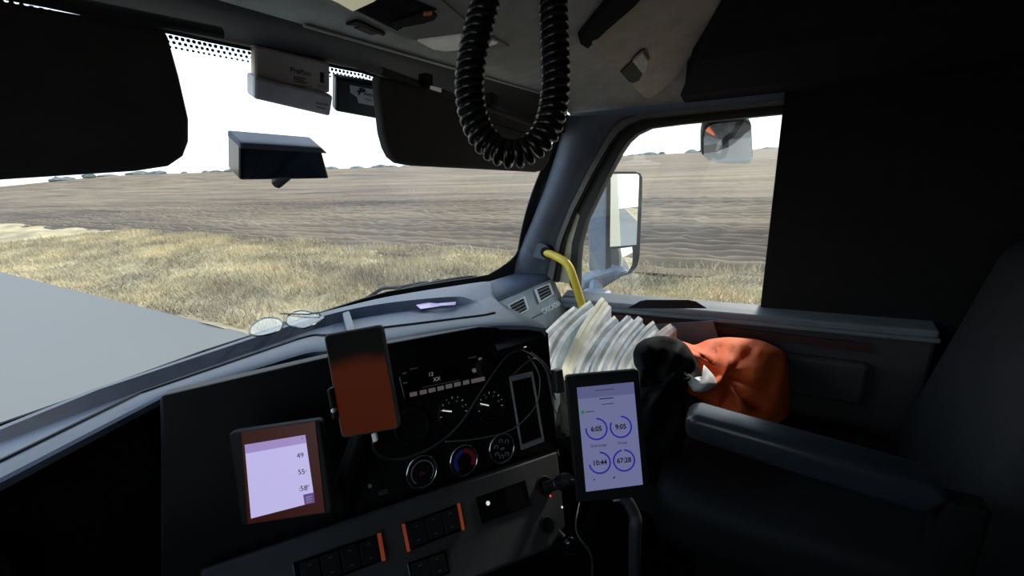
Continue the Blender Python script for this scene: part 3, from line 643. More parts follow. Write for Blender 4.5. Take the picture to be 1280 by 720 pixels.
def bank(quad, n, strips, name='switch_bank'):
    q = [onB(*z, .0005) for z in quad]; b = MB().prism(q, bn*.004).build(name, M_GLOSS, DASH, bevel=.001)
    for k in range(n):
        t0, t1 = .06+k*.88/n+.01, .06+(k+1)*.88/n-.01
        a0 = q[0].lerp(q[1], t0); a1 = q[0].lerp(q[1], t1); b0 = q[3].lerp(q[2], t0); b1 = q[3].lerp(q[2], t1)
        MB().prism([a0.lerp(b0, .1)+bn*.005, a1.lerp(b1, .1)+bn*.005, a1.lerp(b1, .9)+bn*.005, a0.lerp(b0, .9)+bn*.005], bn*.005).build('rocker_switch', M_BLACK, b, bevel=.001)
        c_ = (a0+a1+b0+b1)/4
        for z in (.24, .74):
            m_ = ((a0+a1)/2).lerp((b0+b1)/2, z); MB().box(m_+bn*.0104, bu, bv, bn, .0028, .0008, .0003).build('switch_icon', M_ICON, b)
    for s_ in strips:
        t0, t1 = (0.0, .045) if s_ < 0 else (.955, 1.0)
        MB().prism([q[0].lerp(q[1], t0)+bn*.005, q[0].lerp(q[1], t1)+bn*.005, q[3].lerp(q[2], t1)+bn*.005, q[3].lerp(q[2], t0)+bn*.005], bn*.004).build('reflection_strip', M_REDO, b)  # painted orange reflection at the bank end
    return b
bank([(501, 656), (573, 629), (579, 662), (508, 690)], 3, (-1, 1))
bank([(365, 704), (475, 666), (481, 700), (371, 742)], 4, (1,))
bank([(508, 704), (556, 688), (562, 716), (514, 734)], 2, ())
CUB = MB().prism([onB(z[0], z[1], .0005) for z in ((594, 622), (656, 600), (663, 632), (602, 655))], bn*.003).build('cubby_mouth', M_GLOSS, DASH, bevel=.001)
MB().lathe(onB(610, 629, .004), bu, bv, bn, [(2.6*k_, 0), (2.2*k_, .002)], 12).build('cubby_lamp', M_LEDW, CUB)
SOC = MB().lathe(onB(683, 656, .0005), bu, bv, bn, [(10*k_, 0), (10*k_, .006), (8*k_, .007), (7.4*k_, .002), (.0005, .001)], 26).build('power_socket', M_BLACK, DASH)
MB().arc(onB(683, 656, .007), bu, bv, bn, 7.8*k_, 9*k_, 30, 190, 0, .001).build('socket_rim', M_CHROME, SOC)
MB().lathe(onB(680, 607, .0005), bu, bv, bn, [(12*k_, 0), (12*k_, .006), (10.5*k_, .007), (9.5*k_, .002), (.0005, .001)], 26).build('power_socket', M_BLACK, DASH)
# lower dash under the band, the passenger side shelf and glove box, and the driver binnacle
q = [onB(250, 860), onB(520, 760), onB(600, 722), onB(690, 685)]
mb = MB(); mb.grid([[z-bn*.02 for z in q], [z+V((.04, .08, -.18)) for z in q], [V((z.x+.08, z.y+.15, .12)) for z in q]]).build('knee_panel', M_BLACK, DASH)
MB().abox((.46, .36, .30), (.965, .64, .60)).build('glove_box', M_BLACK, DASH, bevel=.02)
MB().prism([onP(685, 417), onP(697, 570), onB(708, 660), V((.50, .75, .40)), V((.56, .70, .84))], V((.01, .01, 0))).build('panel_side', M_BLACK, DASH)
MB().prism([V((-.98, .74, ZL-.02)), V((-.22, .82, ZL-.02)), V((-.20, .80, .60)), V((-.98, .70, .60))], V((0, .03, 0))).build('cluster_panel', M_PANEL, DASH)
for x in (-.74, -.46):
    o = V((x, .775+.07*(x+.46), .85)); MB().lathe(o, X_, Z_, V((0, -1, 0)), [(.07, -.02), (.07, .012), (.065, .013), (.062, .004), (.0005, .003)], 36).build('cluster_dial', M_BLACK, DASH)
MB().prism([V((-.98, .68, .60)), V((-.05, .72, .60)), V((-.02, .90, .2)), V((-.98, .90, .2))], V((0, .03, 0))).build('driver_knee_panel', M_BLACK, DASH)

# ================================================================== THINGS ON AND ABOVE THE DASH
# lilac paper in the tray
P = [PZ(520, 381.5, .922), PZ(534, 378.5, .923), PZ(548, 379.5, .932), PZ(570, 377.5, .926)]; Q = [PZ(526, 386.5, .922), PZ(540, 384.5, .923), PZ(552, 382.5, .931), PZ(569, 381.5, .925)]
mb = MB(); mb.grid([P, Q]); tag(mb.build('paper_slip', M_PURPLE, solid=.001), 'folded lilac paper slip lying in the dashboard tray', 'paper')
# eyeglasses on the dash at the far left
gl = thing('eyeglasses', PZ(378, 402, .94), 'thin black framed eyeglasses resting on the dashboard by the windshield', 'eyeglasses')
go = [PZ(x, y, .955) for x, y in ((371, 409.5), (380, 410.5), (390, 407), (400, 401), (404.5, 397), (400, 394), (390, 391), (378, 388.5), (366, 391), (358, 398), (360, 406))]
MB().tube(smoothpath(go+[go[0]], 5), .0022, 6).build('frame', M_GLOSS, gl, smooth=True)
MB().prism([go[i] for i in range(len(go))], (0, 0, .001)).build('lens', M_DOORGLASS, gl)
go2 = [PZ(x, y, .955) for x, y in ((352, 411), (340, 417), (322, 420), (312, 416), (316, 406), (330, 398), (346, 398), (353, 403))]
MB().tube(smoothpath(go2+[go2[0]], 5), .0022, 6).build('frame', M_GLOSS, gl, smooth=True)
MB().prism(go2, (0, 0, .001)).build('lens', M_DOORGLASS, gl)
MB().tube([go[-1], PZ(356, 403, .96), go2[-1]], .0022, 6).build('bridge', M_GLOSS, gl)
MB().tube([PZ(400, 394, .956), PZ(399, 390.5, .962), PZ(385, 393, .96), PZ(350, 392, .957)], .002, 6).build('temple', M_GLOSS, gl)
# wiper resting at the foot of the windshield, outside
wp = thing('wiper', ws(.6, .02)+V((0, .04, 0)), 'black wiper blade lying along the bottom of the windshield', 'wiper')
def wsp(px, py, off):
    d = ray(px, py); best = None
    for k in range(1, 400):
        q = CAM+d*(k*.01)
        if q.y > ws(max(-1.02, min(1.02, q.x)), min(1, max(0, (q.z-.925)/.58))).y+off: best = q; break
    return best
bl = [wsp(x, y, .035) for x, y in ((455, 377), (480, 368), (505, 362), (530, 355.5), (560, 349.5), (596, 344.5))]
MB().tube(smoothpath(bl, 4), [.006]*12+[.005]*8+[.002]).build('blade', M_SEAL, wp, smooth=True)
ar = [wsp(x, y, .05) for x, y in ((400, 396), (432, 382), (455, 375), (478, 361), (500, 359), (535, 352))]
MB().tube(smoothpath(ar, 4), .0065, 8).build('arm', M_SEAL, wp, smooth=True)
for x, y in ((500, 360.5), (520, 356), (545, 351)): MB().box(wsp(x, y, .042), X_, Y_, Z_, .016, .004, .004).build('clip', M_BLACK, wp)

# toll transponders stuck at the top of the windshield
def onws(px, py, gap):                       # a point just inside the glass along this line of sight
    return wsp(px, py, -gap)
def sticker_device(name, quad, thick, m, label, cat, grp=None):
    q = [onws(x, y, .012) for x, y in quad]; c = sum(q, V())/4
    u = ((q[1]-q[0])+(q[2]-q[3])).normalized(); vv_ = ((q[0]-q[3])+(q[1]-q[2])); vv_ = (vv_-u*vv_.dot(u)).normalized(); n = u.cross(vv_)
    if n.dot(CAM-c) < 0: n = -n
    t = thing(name, c, label, cat, grp)
    qq = [PL(x, y, c+n*thick, n) for x, y in quad]
    MB().prism([z+n*0 for z in qq], -n*thick).build('case', m, t, bevel=.005)
    return t, c+n*(thick+.0006), u, vv_, n
t, c, u, v, n = sticker_device('toll_transponder', [(421, 97), (474, 106), (473, 149.5), (420, 140)], .022, M_TEAL, 'black toll transponder with white logo label beside the sun visor', 'transponder', 'windshield transponders')
lab = [PL(x, y, c, n) for x, y in ((437, 106), (470, 112.5), (473.5, 119), (473, 133.5), (448, 128.5), (446, 121), (438, 116))]
lb = MB().prism(lab, n*.0008).build('label', M_LABEL, t)
c2 = c+n*.001
text('logo', 'P', PL(451.5, 115, c2, n), u, v, .020, M_INK, lb, sx=1.3, bold=.04); MB().prism([PL(x, y, c2, n) for x, y in ((446, 113), (457, 113), (456, 115), (446, 115))], n*.0005).build('logo_wing', M_INK, lb)
text('lettering', 'PrePass', PL(461.5, 118.5, c2, n), u, v, .0085, M_INK, lb)
text('lettering', 'PrePass', PL(461, 125, c2, n), u, v, .006, M_GREYP, lb)
t, c, u, v, n = sticker_device('toll_transponder', [(318, 55), (413, 79), (413, 117), (318, 100)], .018, M_PINK, 'clear toll tag with buff printed label at the top left of the windshield', 'transponder', 'windshield transponders')
c2 = c
text('logo', 'PrePass', PL(376, 90, c2, n), u, v, .013, M_INK, t)
for i, (x0, x1, y) in enumerate(((367, 382, 95.5), (367, 379, 98), (367, 384, 101), (367, 390, 105.5))): MB().prism([PL(x0, y, c2, n), PL(x1, y+2.5, c2, n), PL(x1, y+3.6, c2, n), PL(x0, y+1.1, c2, n)], n*.0005).build('print_line', M_INK if i < 3 else M_GREYP, t)
MB().prism([PL(x, y, c2, n) for x, y in ((400, 90), (405, 91), (405, 104), (400, 103))], n*.0005).build('barcode', M_INK, t)
for y in (106, 108): MB().prism([PL(397, y, c2, n), PL(408, y+2, c2, n), PL(408, y+2.7, c2, n), PL(397, y+.7, c2, n)], n*.0005).build('print_line', M_GREYP, t)
t, c, u, v, n = sticker_device('toll_transponder', [(318, 96), (417, 120), (413, 146), (318, 124)], .030, M_GREYBOX, 'pale grey toll box hanging just below the buff toll tag', 'transponder', 'windshield transponders')
for y, x0, x1 in ((127.5, 394, 410), (132.5, 395, 407)):
    MB().prism([PL(x0, y, c, n), PL(x1, y+3, c, n), PL(x1, y+5, c, n), PL(x0, y+2, c, n)], n*.0005).build('print_line', M_GREYP, t)
# dash camera
t, c, u, v, n = sticker_device('dash_camera', [(300, 180), (402, 186), (412, 224), (300, 226)], .05, M_GLOSS, 'black dash camera bar hanging in the middle of the windshield', 'camera')
MB().prism([PL(x, y, c, n) for x, y in ((300, 178), (402, 184.5), (411, 193), (300, 187))], -n*.05).build('sloped_top', M_PILLAR, t, bevel=.004)
MB().tube([c+(V((0, 0, .02))), ws(c.x, .62)], .012, 8).build('bracket', M_BLACK, t)

# sun visors
def visor(pts, label, sgn):
    t = thing('sun_visor', pts[0], label, 'sun visor', 'sun visors')
    MB().prism(pts, (0, .022, 0)).build('panel', M_VISOR, t, bevel=.008, seg=3)
    return t
def vpx(x, y): return PY(x, y, .60)
vo = [(473, 93), (476, 130), (480, 165), (485, 184), (491, 196), (500, 203.5), (515, 206.5), (560, 209), (620, 212), (672, 215), (680, 213), (686, 205), (690, 192), (691, 178), (688, 168), (660, 146), (600, 129), (540, 111), (500, 100)]
vt = visor([vpx(*q) for q in vo], 'charcoal passenger sun visor folded down behind the coiled cord', 1)
MB().tube([vpx(475, 88), vpx(688, 164)], .007, 10).build('rod', M_HEADD, vt)
for (x0, y0, x1, y1) in ((522, 92, 532, 112), (606, 116, 614, 136)):
    MB().prism([vpx(x0, y0)-V((0, .02, 0)), vpx(x1, y0+3)-V((0, .02, 0)), vpx(x1, y1)-V((0, .02, 0)), vpx(x0, y1-3)-V((0, .02, 0))], (0, .02, 0)).build('clip', M_BLACK, vt, bevel=.003)
MB().prism([vpx(528, 109)-V((0, .022, 0)), vpx(541, 112)-V((0, .022, 0)), vpx(541, 117)-V((0, .022, 0)), vpx(528, 113)-V((0, .022, 0))], (0, .003, 0)).build('clip_lens', M_LENSW, vt)
MB().prism([vpx(600, 150)-V((0, .003, 0)), vpx(680, 172)-V((0, .003, 0)), vpx(680, 173)-V((0, .003, 0)), vpx(600, 151)-V((0, .003, 0))], (0, .004, 0)).build('mirror_flap_seam', M_BLACK, vt)
mir = [V((-z.x, z.y, z.z)) for z in (vpx(*q) for q in vo)]
vt = visor(mir, 'charcoal driver sun visor folded down', -1)
MB().tube([V((-.10, .60, 1.478)), V((-.88, .60, 1.45))], .007, 10).build('rod', M_HEADD, vt)

# coiled microphone cord hanging from the headliner
cc = thing('coiled_cord', D(640, 190, .42), 'glossy black coiled microphone cord hanging in a loop', 'cord')
path = smoothpath([D(x, y, .42) for x, y in ((628, -205), (622, -120), (614, -50), (607, 0), (597, 40), (589, 80), (587, 112), (591, 142), (602, 168), (619, 185), (641, 192), (663, 185), (681, 166), (690, 141), (694, 105), (693, 60), (691, 10), (689, -50), (684, -120), (678, -205))], 30)
acc = [0]
for i in range(1, len(path)): acc.append(acc[-1]+(path[i]-path[i-1]).length)
Lg = acc[-1]; kk = .42/F; pitch = 10.9*kk; turns = Lg/pitch
NP = int(turns*18); co = []; nv = RT.copy(); j = 0
for i in range(NP+1):
    s = Lg*i/NP
    while j < len(acc)-2 and acc[j+1] < s: j += 1
    f = (s-acc[j])/max(1e-9, acc[j+1]-acc[j]); q = path[j].lerp(path[j+1], f); t_ = (path[min(j+2, len(path)-1)]-path[max(j-1, 0)]).normalized()
    side_ = (FW-t_*FW.dot(t_)).normalized(); ot = t_.cross(side_)
    g = 2*math.pi*s/pitch; co.append(q+(side_*math.cos(g)+ot*math.sin(g))*(14.3*kk))
MB().tube(co, 4.9*kk, 8).build('coil', M_CORD, cc, smooth=True)
for e_ in (path[0], path[-1]):
    MB().lathe(V((e_.x, e_.y, ceil_pt(e_.x, e_.y).z-.03)), X_, Y_, Z_, [(.016, -.02), (.018, 0), (.02, .03)], 16).build('ceiling_plug', M_BLACK, cc)

# overhead console details, on the sloping headliner
cn = V((0, -.25, -1)).normalized(); c_o = V((0, .3, ceil_z(.3)))
def onC(px, py, h=0.0): return PL(px, py, c_o+cn*h, cn)
oc = thing('overhead_console', onC(520, 20), 'grey overhead console with ribbed speaker grille and lamps', 'console')
MB().prism([onC(405, -20, .0), onC(441, 11, .0), onC(503, 44, .0), onC(600, 62, .0), onC(636, 55, .0), onC(590, 30, .0), onC(553, -2, .0), onC(520, -40, .0)], cn*.005).build('panel', mat('console_grey', (.34, .345, .315), .8), oc, bevel=.001)
for k in range(20):
    t = k/19
    a0 = onC(441+(495-441)*t, 10+(37-10)*t, .0055); a1 = onC(478+(545-478)*t, -18+(10+18)*t, .0055)
    u_ = (a1-a0).normalized(); w_ = cn.cross(u_)*.0008
    MB().prism([a0-w_, a1-w_, a1+w_, a0+w_], cn*.002).build('grille_rib', M_BLACK, oc)
pts = [(490, 26), (494, 23), (525, 13.5), (540, 13), (546, 17), (543, 22), (528, 27), (505, 31), (494, 31)]
b_ = MB().prism([onC(x, y, .0055) for x, y in pts], cn*.004).build('oval_recess', M_BLACK, oc, bevel=.001)
MB().prism([onC(x, y, .0098) for x, y in ((529, 14), (540, 13.5), (539, 17.5), (529, 18.5))], cn*.002).build('orange_tab', M_ORTAB, b_)
MB().prism([onC(x, y, .0055) for x, y in ((521, 49), (560, 44), (584, 41), (622, 52), (606, 57), (556, 62), (540, 59))], cn*.004).build('map_lamp', M_LENSW, oc, bevel=.001)
MB().prism([onC(x, y, .0055) for x, y in ((395, -12), (421, 0), (440, 11), (466, -1), (484, -14), (440, -30))], cn*.004).build('dome_lamp', M_LENS, oc, bevel=.001)
mg = thing('roof_vent', onC(455, 33), 'shallow dark vent slot in the headliner beside the speaker grille', 'vent')
MB().prism([onC(x, y, .001) for x, y in ((432, 28), (444, 24), (450, 25), (481, 40), (478, 42), (449, 29.5))], cn*.004).build('slot', M_BLACK, mg)
MB().prism([onC(x, y, .001) for x, y in ((442, 33.5), (452, 32), (473, 41), (463, 42.5))], cn*.002).build('shade_plate', mat('plate_grey', (.07, .075, .07), .8), mg)

# overhead cabinet above the passenger door
cab = thing('overhead_cabinet', (.95, .3, 1.5), 'beige overhead cabinet above the passenger door with recessed latch', 'cabinet')
pa, pb_, pc_ = onC(733, 52, .014), PX(806, 124, .955), onC(880, 0, .012)
gn = (pb_-pa).cross(pc_-pa).normalized()
if gn.dot(CAM-pa) < 0: gn = -gn
def onG(px, py, h=0.0): return PL(px, py, pa+gn*h, gn)
MB().prism([onG(x, y) for x, y in ((733, 52), (772, 10), (800, -40), (930, -60), (905, 0), (880, 50), (850, 95), (825, 117), (814, 124), (806, 124), (800, 119))], -gn*.05).build('door_face', M_BEIGE, cab, bevel=.012, seg=3)
MB().prism([onC(x, y, .001) for x, y in ((722, 41), (724, 47), (733, 53), (756, 30), (790, 0), (812, -25), (776, -25), (756, -2))], cn*.014).build('finger_gap', M_WALL, cab)
lt = MB().prism([onG(x, y, .001) for x, y in ((775, 89), (790, 75), (803, 90), (799, 99), (791, 102.5), (786, 101))], gn*.003).build('latch_recess', M_BLACK, cab)
MB().prism([onG(x, y, .002) for x, y in ((790, 74), (803, 62), (810, 73), (806, 86), (802, 89))], gn*.008).build('latch_paddle', M_PADDLE, lt, bevel=.002)
MB().tube(smoothpath([onG(x, y, .003) for x, y in ((789, 75.5), (803, 61.5), (808, 66), (812, 73))], 4), .0012, 6).build('paddle_gap', M_BLACK, lt)

# yellow grab handle
gh = thing('grab_handle', PX(684, 316, .99), 'bright yellow bent grab handle on the windshield pillar', 'handle')
hpth = [PX(681, 315, 1.0), PX(690, 318.5, .975), PX(703, 325, .955), PX(711, 333, .945), PX(716, 345, .94), PX(722, 363, .94), PX(728, 385, .945), PX(733, 410, .955), PX(736, 430, .975)]
MB().tube(smoothpath(hpth, 6), .0145, 14).build('bar', M_YELLOW, gh, smooth=True)
MB().lathe(PX(682, 315.5, .985), Y_, Z_, X_, [(.02, -.004), (.022, .01), (.022, .03)], 18).build('collar', M_BLACK, gh)

# outside door mirror
mm = thing('door_mirror', PX(770, 360, 1.25), 'large grey door mirror with flat and convex glass outside the passenger window', 'mirror')
MO = PX(781, 277, 1.42)
d0 = ray(778, 258).normalized(); mn = (V((0, -1, 0))-d0).normalized()
mu = (Z_.cross(mn)).normalized()
if mu.dot(RT) < 0: mu = -mu
mv = mn.cross(mu)
if mv.z < 0: mv = -mv
def onM(px, py, h=0.0): return PL(px, py, MO+mn*h, mn)
hs = [(759, 225), (762, 217), (768, 214), (795, 214), (801, 216), (803.5, 222), (803, 250), (800, 320), (797, 333), (789, 342), (775, 347), (761, 349), (758, 340)]
MB().prism([onM(*q, -.008) for q in hs], -mn*.15).build('housing', M_MIRH, mm, bevel=.02, seg=3)
MB().prism([onM(*q, -.006) for q in hs], -mn*.01).build('bezel', M_BLACK, mm, bevel=.004)
MB().prism([onM(*q, .0) for q in ((763.5, 219), (765, 217.5), (797, 217.5), (799, 220), (795.5, 306), (762.5, 308.5))], -mn*.005).build('flat_glass', M_MIR, mm)
# convex glass: bulged patch
cq = [(763, 311.5), (776, 310), (790, 308.5), (790, 320), (789, 331), (785, 338), (778, 342), (763, 343.5), (763, 327)]
oc_ = onM(776, 326); rows = []; pol = [onM(*q) for q in cq]; dense = []
for i in range(len(pol)):
    for k in range(4): dense.append(pol[i].lerp(pol[(i+1) % len(pol)], k/4))
dense.append(dense[0]); dm = max((q-oc_).length for q in dense)
def dome(q): return q+mn*(.012*(1-((q-oc_).length/dm)**2))
for k in range(13): rows.append([dome(oc_+(q-oc_)*max(.004, 1-k/12)) for q in dense])
MB().grid(rows).build('convex_glass', M_MIR, mm, smooth=True)
MB().prism([PX(*q, 1.30) for q in ((724, 366), (732, 352), (745, 345), (768, 338), (790, 340), (770, 352), (748, 366))], V((.10, .06, 0))).build('arm', M_MIRH, mm, bevel=.015)
MB().abox((1.08, .48, .66), (1.20, .60, .82)).build('door_bracket', M_MIRH, mm, bevel=.02)
MB().tube([V((1.14, .54, .76)), PX(745, 352, 1.34)], .03, 10).build('lower_strut', M_MIRH, mm)
lm = thing('lookdown_mirror', PX(900, 150, 1.14), 'small rounded look-down mirror above the passenger window', 'mirror')
lp = [(878, 172), (880, 162), (885, 156), (893, 153), (930, 149), (940, 155), (942, 200), (935, 206), (900, 204.5), (884, 201), (878, 195)]
lo = PX(900, 180, 1.16); ln_ = (V((-.62, -.25, -.55))).normalized()
def onL(px, py, h=0.0): return PL(px, py, lo+ln_*h, ln_)
MB().prism([onL(*q) for q in lp], -ln_*.05).build('housing', M_BLACK, lm, bevel=.012)
c_ = onL(908, 181, .002); pl_ = [onL(*q, .002) for q in lp]; rows = []
dn = []
for i in range(len(pl_)):
    for k in range(3): dn.append(pl_[i].lerp(pl_[(i+1) % len(pl_)], k/3))
for s_ in (.95, .7, .45, .2, .02): rows.append([c_+(q-c_)*s_+ln_*(.012*(1-s_*s_)) for q in dn+[dn[0]]])
MB().grid(rows).build('convex_glass', M_MIR, lm, smooth=True)
MB().tube([c_+V((.03, 0, .03)), V((1.14, c_.y, 1.47))], .012, 8).build('stem', M_BLACK, lm)

# bundles of folded paper standing on the passenger side shelf
def pad(spine, w, d0, d1, hgt, ms, label):
    n = len(spine); P = [D(x, y, d0+(d1-d0)*i/(n-1)) for i, (x, y) in enumerate(spine)]
    P = smoothpath(P, 4); c = P[-1]; t = thing('paper_bundle', V((c.x, c.y, c.z-hgt)), label, 'paper', 'paper bundles on the passenger shelf')
    nS = len(ms); k_ = (d0+d1)/2/F
    for s_, m in enumerate(ms):
        rows = []
        x0, x1 = (s_/nS-.5)*w*k_, ((s_+1)/nS-.5)*w*k_*.985
        lift = random.uniform(-.006, .006)
        for i, q in enumerate(P):
            f = i/(len(P)-1)
            tdir = (P[min(i+1, len(P)-1)]-P[max(i-1, 0)]).normalized(); sd_ = tdir.cross(FW).normalized()
            if sd_.dot(RT) < 0: sd_ = -sd_
            sd_ = (sd_*.75+RT*.25).normalized()
            wob = .0012*math.sin(i*.7+s_*2.1)
            top = q+Z_*(lift+wob); dn_ = (Z_*-.92-FW*.10).normalized()*hgt
            rows.append([top+sd_*x0+Z_*-.001, top+sd_*(x0*.9+x1*.1), top+sd_*(x0*.1+x1*.9), top+sd_*x1+Z_*-.001, top+sd_*x1+dn_, top+sd_*x0+dn_, top+sd_*x0+Z_*-.001])
        mb = MB().grid(rows); R = len(rows)
        mb.f += [tuple(range(5, -1, -1)), tuple((R-1)*7+z for z in range(6))]
        mb.build('sheet', m, t, smooth=False)
    return t
W_, C_, B_, G_ = M_PAPER
pad([(722, 388), (703, 404), (686, 421), (676, 440)], 15, 1.42, 1.20, .13, (W_, G_, B_), 'leftmost white paper bundle leaning against the silver vent panel')
pad([(742, 380), (722, 397), (702, 418), (688, 446), (682, 470)], 16, 1.42, 1.15, .15, (W_, G_, W_, B_), 'tall white paper bundle just right of the leftmost bundle')
pad([(758, 377), (748, 391), (737, 407), (726, 428), (714, 455), (708, 475)], 17, 1.40, 1.14, .16, (C_, C_, W_), 'tallest cream paper bundle in front of the yellow handle')
pad([(772, 400), (758, 414), (744, 432), (730, 456), (722, 480)], 14, 1.38, 1.14, .15, (W_, G_, B_), 'grey streaked paper bundle just right of the cream one')
pad([(788, 396), (774, 411), (760, 430), (747, 455), (740, 480)], 13, 1.38, 1.14, .15, (B_, G_, W_), 'dark streaked paper bundle in the middle of the row')
pad([(802, 400), (789, 414), (776, 432), (763, 455), (757, 480)], 13, 1.37, 1.14, .15, (B_, W_, B_), 'bluish paper bundle third from the right end of the row')
pad([(820, 407), (808, 418), (794, 436), (781, 458), (776, 480)], 14, 1.36, 1.14, .15, (W_, B_, W_), 'white paper bundle second from the right end of the row')
pad([(842, 409), (828, 419), (812, 434), (798, 458), (794, 480)], 15, 1.34, 1.14, .15, (W_, B_), 'rightmost paper bundle with a torn corner beside the black jacket lining')

# ------------------------------------------------------------------ seat and jacket
seat = thing('passenger_seat', (.62, -.20, 0), 'black passenger seat with padded armrest', 'seat')
def rbox(lo, hi, name, m, par, bv): return MB().abox(lo, hi).build(name, m, par, bevel=bv, seg=4, smooth=True)
rbox((.42, -.40, .42), (.90, .16, .58), 'cushion', M_SEAT, seat, .05)
MB().prism([V((.44, -.34, .56)), V((.44, -.46, 1.12)), V((.44, -.58, 1.12)), V((.44, -.48, .50))], (.44, 0, 0)).build('backrest', M_SEAT, seat, bevel=.05, seg=4, smooth=True)
rbox((.54, -.58, 1.13), (.78, -.47, 1.34), 'headrest', M_SEAT, seat, .04)
rbox((.48, -.38, .06), (.84, .06, .42), 'pedestal', M_BLACK, seat, .02)
q0 = PX(861, 510, .40); mb = MB().prism([V((.37, q0.y, q0.z-.055)), V((.37, q0.y+.005, q0.z-.01)), V((.37, q0.y-.02, q0.z)), V((.37, -.28, q0.z-.03)), V((.37, -.31, q0.z-.05)), V((.37, -.28, q0.z-.09)), V((.37, -.1, q0.z-.075))], (.075, 0, 0)); mb.build('armrest', M_ARM, seat, bevel=.015, seg=3, smooth=True)
rbox((.385, -.36, .50), (.43, -.30, q0.z-.06), 'armrest_post', M_BLACK, seat, .01)

def copy_tree(o, par=None):
    c = o.copy(); COL.objects.link(c); c.parent = par
    for ch in list(o.children): copy_tree(ch, c)
    return c
ds = copy_tree(seat); ds.location = (-.66, -.24, 0); ds['label'] = 'unseen black driver seat added behind the camera to block light'; seat['group'] = ds['group'] = 'cab seats'  # driver seat added out of view behind the camera to block light
lk = thing('cabinet_shade', (.8, -.4, 1.5), 'dark body standing in for the shaded side of the beige cabinet', 'cabinet shade')
MB().prism([V((.66, .10, 1.625)), V((.76, .17, 1.53)), V((.90, .225, 1.475)), V((1.03, .23, 1.468)), V((1.03, .23, 1.50)), V((.84, .2, 1.60))], (0, -1.5, .0)).build('shade_body', M_WALL, lk, bevel=.01)  # dark body added where the cabinet side turns into shade

def blob(outline, ctr, depth, front, back, seed, amp, name, m, par, tilt=(0, 0)):
    n0 = len(outline); out = []
    for i in range(n0):
        a0, b0 = V((*outline[i], 0)), V((*outline[(i+1) % n0], 0))
        for k in range(5): out.append(a0.lerp(b0, k/5))
    # soften the outline
    n = len(out)
    for _ in range(2): out = [(out[i-1]+out[i]*2+out[(i+1) % n])/4 for i in range(n)]
    c = V((*ctr, 0)); rng = np.random.RandomState(seed); rows = []
    ph = rng.uniform(0, 6.28, 6)
    def off(px, py):
        return amp*(math.sin(px*.16+py*.07+ph[0])+.7*math.sin(px*.05-py*.21+ph[1])+.5*math.sin(px*.31+py*.24+ph[2]))
    S = [1, .97, .9, .78, .62, .45, .28, .12, .01]
    for s_ in S:
        row = []
        for q in out:
            z = c+(q-c)*s_; dd = depth+tilt[0]*(z.x-ctr[0])+tilt[1]*(z.y-ctr[1]) - front*math.sqrt(max(0, 1-s_**2.6)) + off(z.x, z.y)*(1-s_**6)
            row.append(D(z.x, z.y, dd))
        rows.append(row+[row[0]])
    for s_ in S[1:][::1]:
        pass
    brow = []
    for s_ in S[1:]:
        row = []
        for q in out:
            z = c+(q-c)*s_; dd = depth+tilt[0]*(z.x-ctr[0])+tilt[1]*(z.y-ctr[1]) + back*math.sqrt(max(0, 1-s_**2.6)); row.append(D(z.x, z.y, dd))
        brow.append(row+[row[0]])
    rows = brow[::-1]+rows
    return MB().grid(rows).build(name, m, par, smooth=True)
jk = thing('safety_jacket', (.60, .12, .58), 'crumpled orange safety jacket with black lining and reflective band', 'jacket')
blob([(838, 424), (855, 427), (868, 432), (885, 424), (909, 421), (950, 424), (985, 440), (990, 520), (950, 540), (909, 520), (895, 512), (872, 498), (858, 490), (850, 470), (846, 445)], (905, 468), 1.20, .10, .08, 3, .016, 'shell', M_ORANGE, jk, tilt=(0, -.0016))
blob([(791, 440), (796, 430), (806, 423), (825, 419), (845, 422), (858, 430), (868, 445), (879, 470), (872, 474), (862, 478), (856, 500), (860, 535), (850, 572), (815, 576), (800, 550), (800, 500), (798, 465), (792, 455)], (830, 480), 1.10, .07, .08, 5, .019, 'lining', M_BLKF, jk)
blob([(853, 462), (862, 472), (880, 470), (879, 455), (884, 460), (893, 470), (897, 480), (890, 487), (876, 491), (866, 489), (860, 480)], (876, 477), 1.06, .03, .03, 8, .002, 'reflective_band', M_REFL, jk, tilt=(0, -.0012))

# ------------------------------------------------------------------ devices in front
def onfr(fr): o, u, v, n = fr; return lambda px, py, h=0.0: PL(px, py, o+n*h, n)
# tablet
TF = facing(762, 545.5, .72, 5.2); o, u, v, n = TF; ot = onfr(TF); kt = .72/F
tb_ = thing('tablet', ot(765, 625), 'black tablet showing four blue ring timers on a pole mount', 'tablet')
cs = facing(760, 546, .72, 5.2)
MB().prism(rrect(cs[0]-n*.002, u, v, 46*kt, 80*kt, 4*kt), -n*.016).build('case', M_BLACK, tb_, bevel=.003)
sc_ = MB().prism([ot(721, 484.5), ot(792, 477.5), ot(803.5, 605.5), ot(732.5, 614.5)], n*.0006).build('screen', M_SCR, tb_)
MB().prism([ot(721, 484.6, .0007), ot(792, 477.6, .0007), ot(793.3, 492, .0007), ot(722.3, 499, .0007)], n*.0003).build('status_bar', M_SCR2, sc_)
for (cx, cy, a1, s_) in ((745.5, 536.3, 280, '6:05'), (776, 533.6, 300, '9:05'), (749.7, 578.5, 265, '10:44'), (780, 575.5, 352, '67:28')):
    q = ot(cx, cy, .0008); a0 = 20 if s_ in ('9:05', '67:28') and False else 0
    MB().arc(q, u, v, n, 12.0*kt, 14.0*kt, 5, a1, 0, .0004).build('timer_ring', M_BLUE, sc_)
    text('timer_digits', s_, q, u, v, 8.6*kt, M_DTXT, sc_, h=.0003, sx=.95, bold=.025)
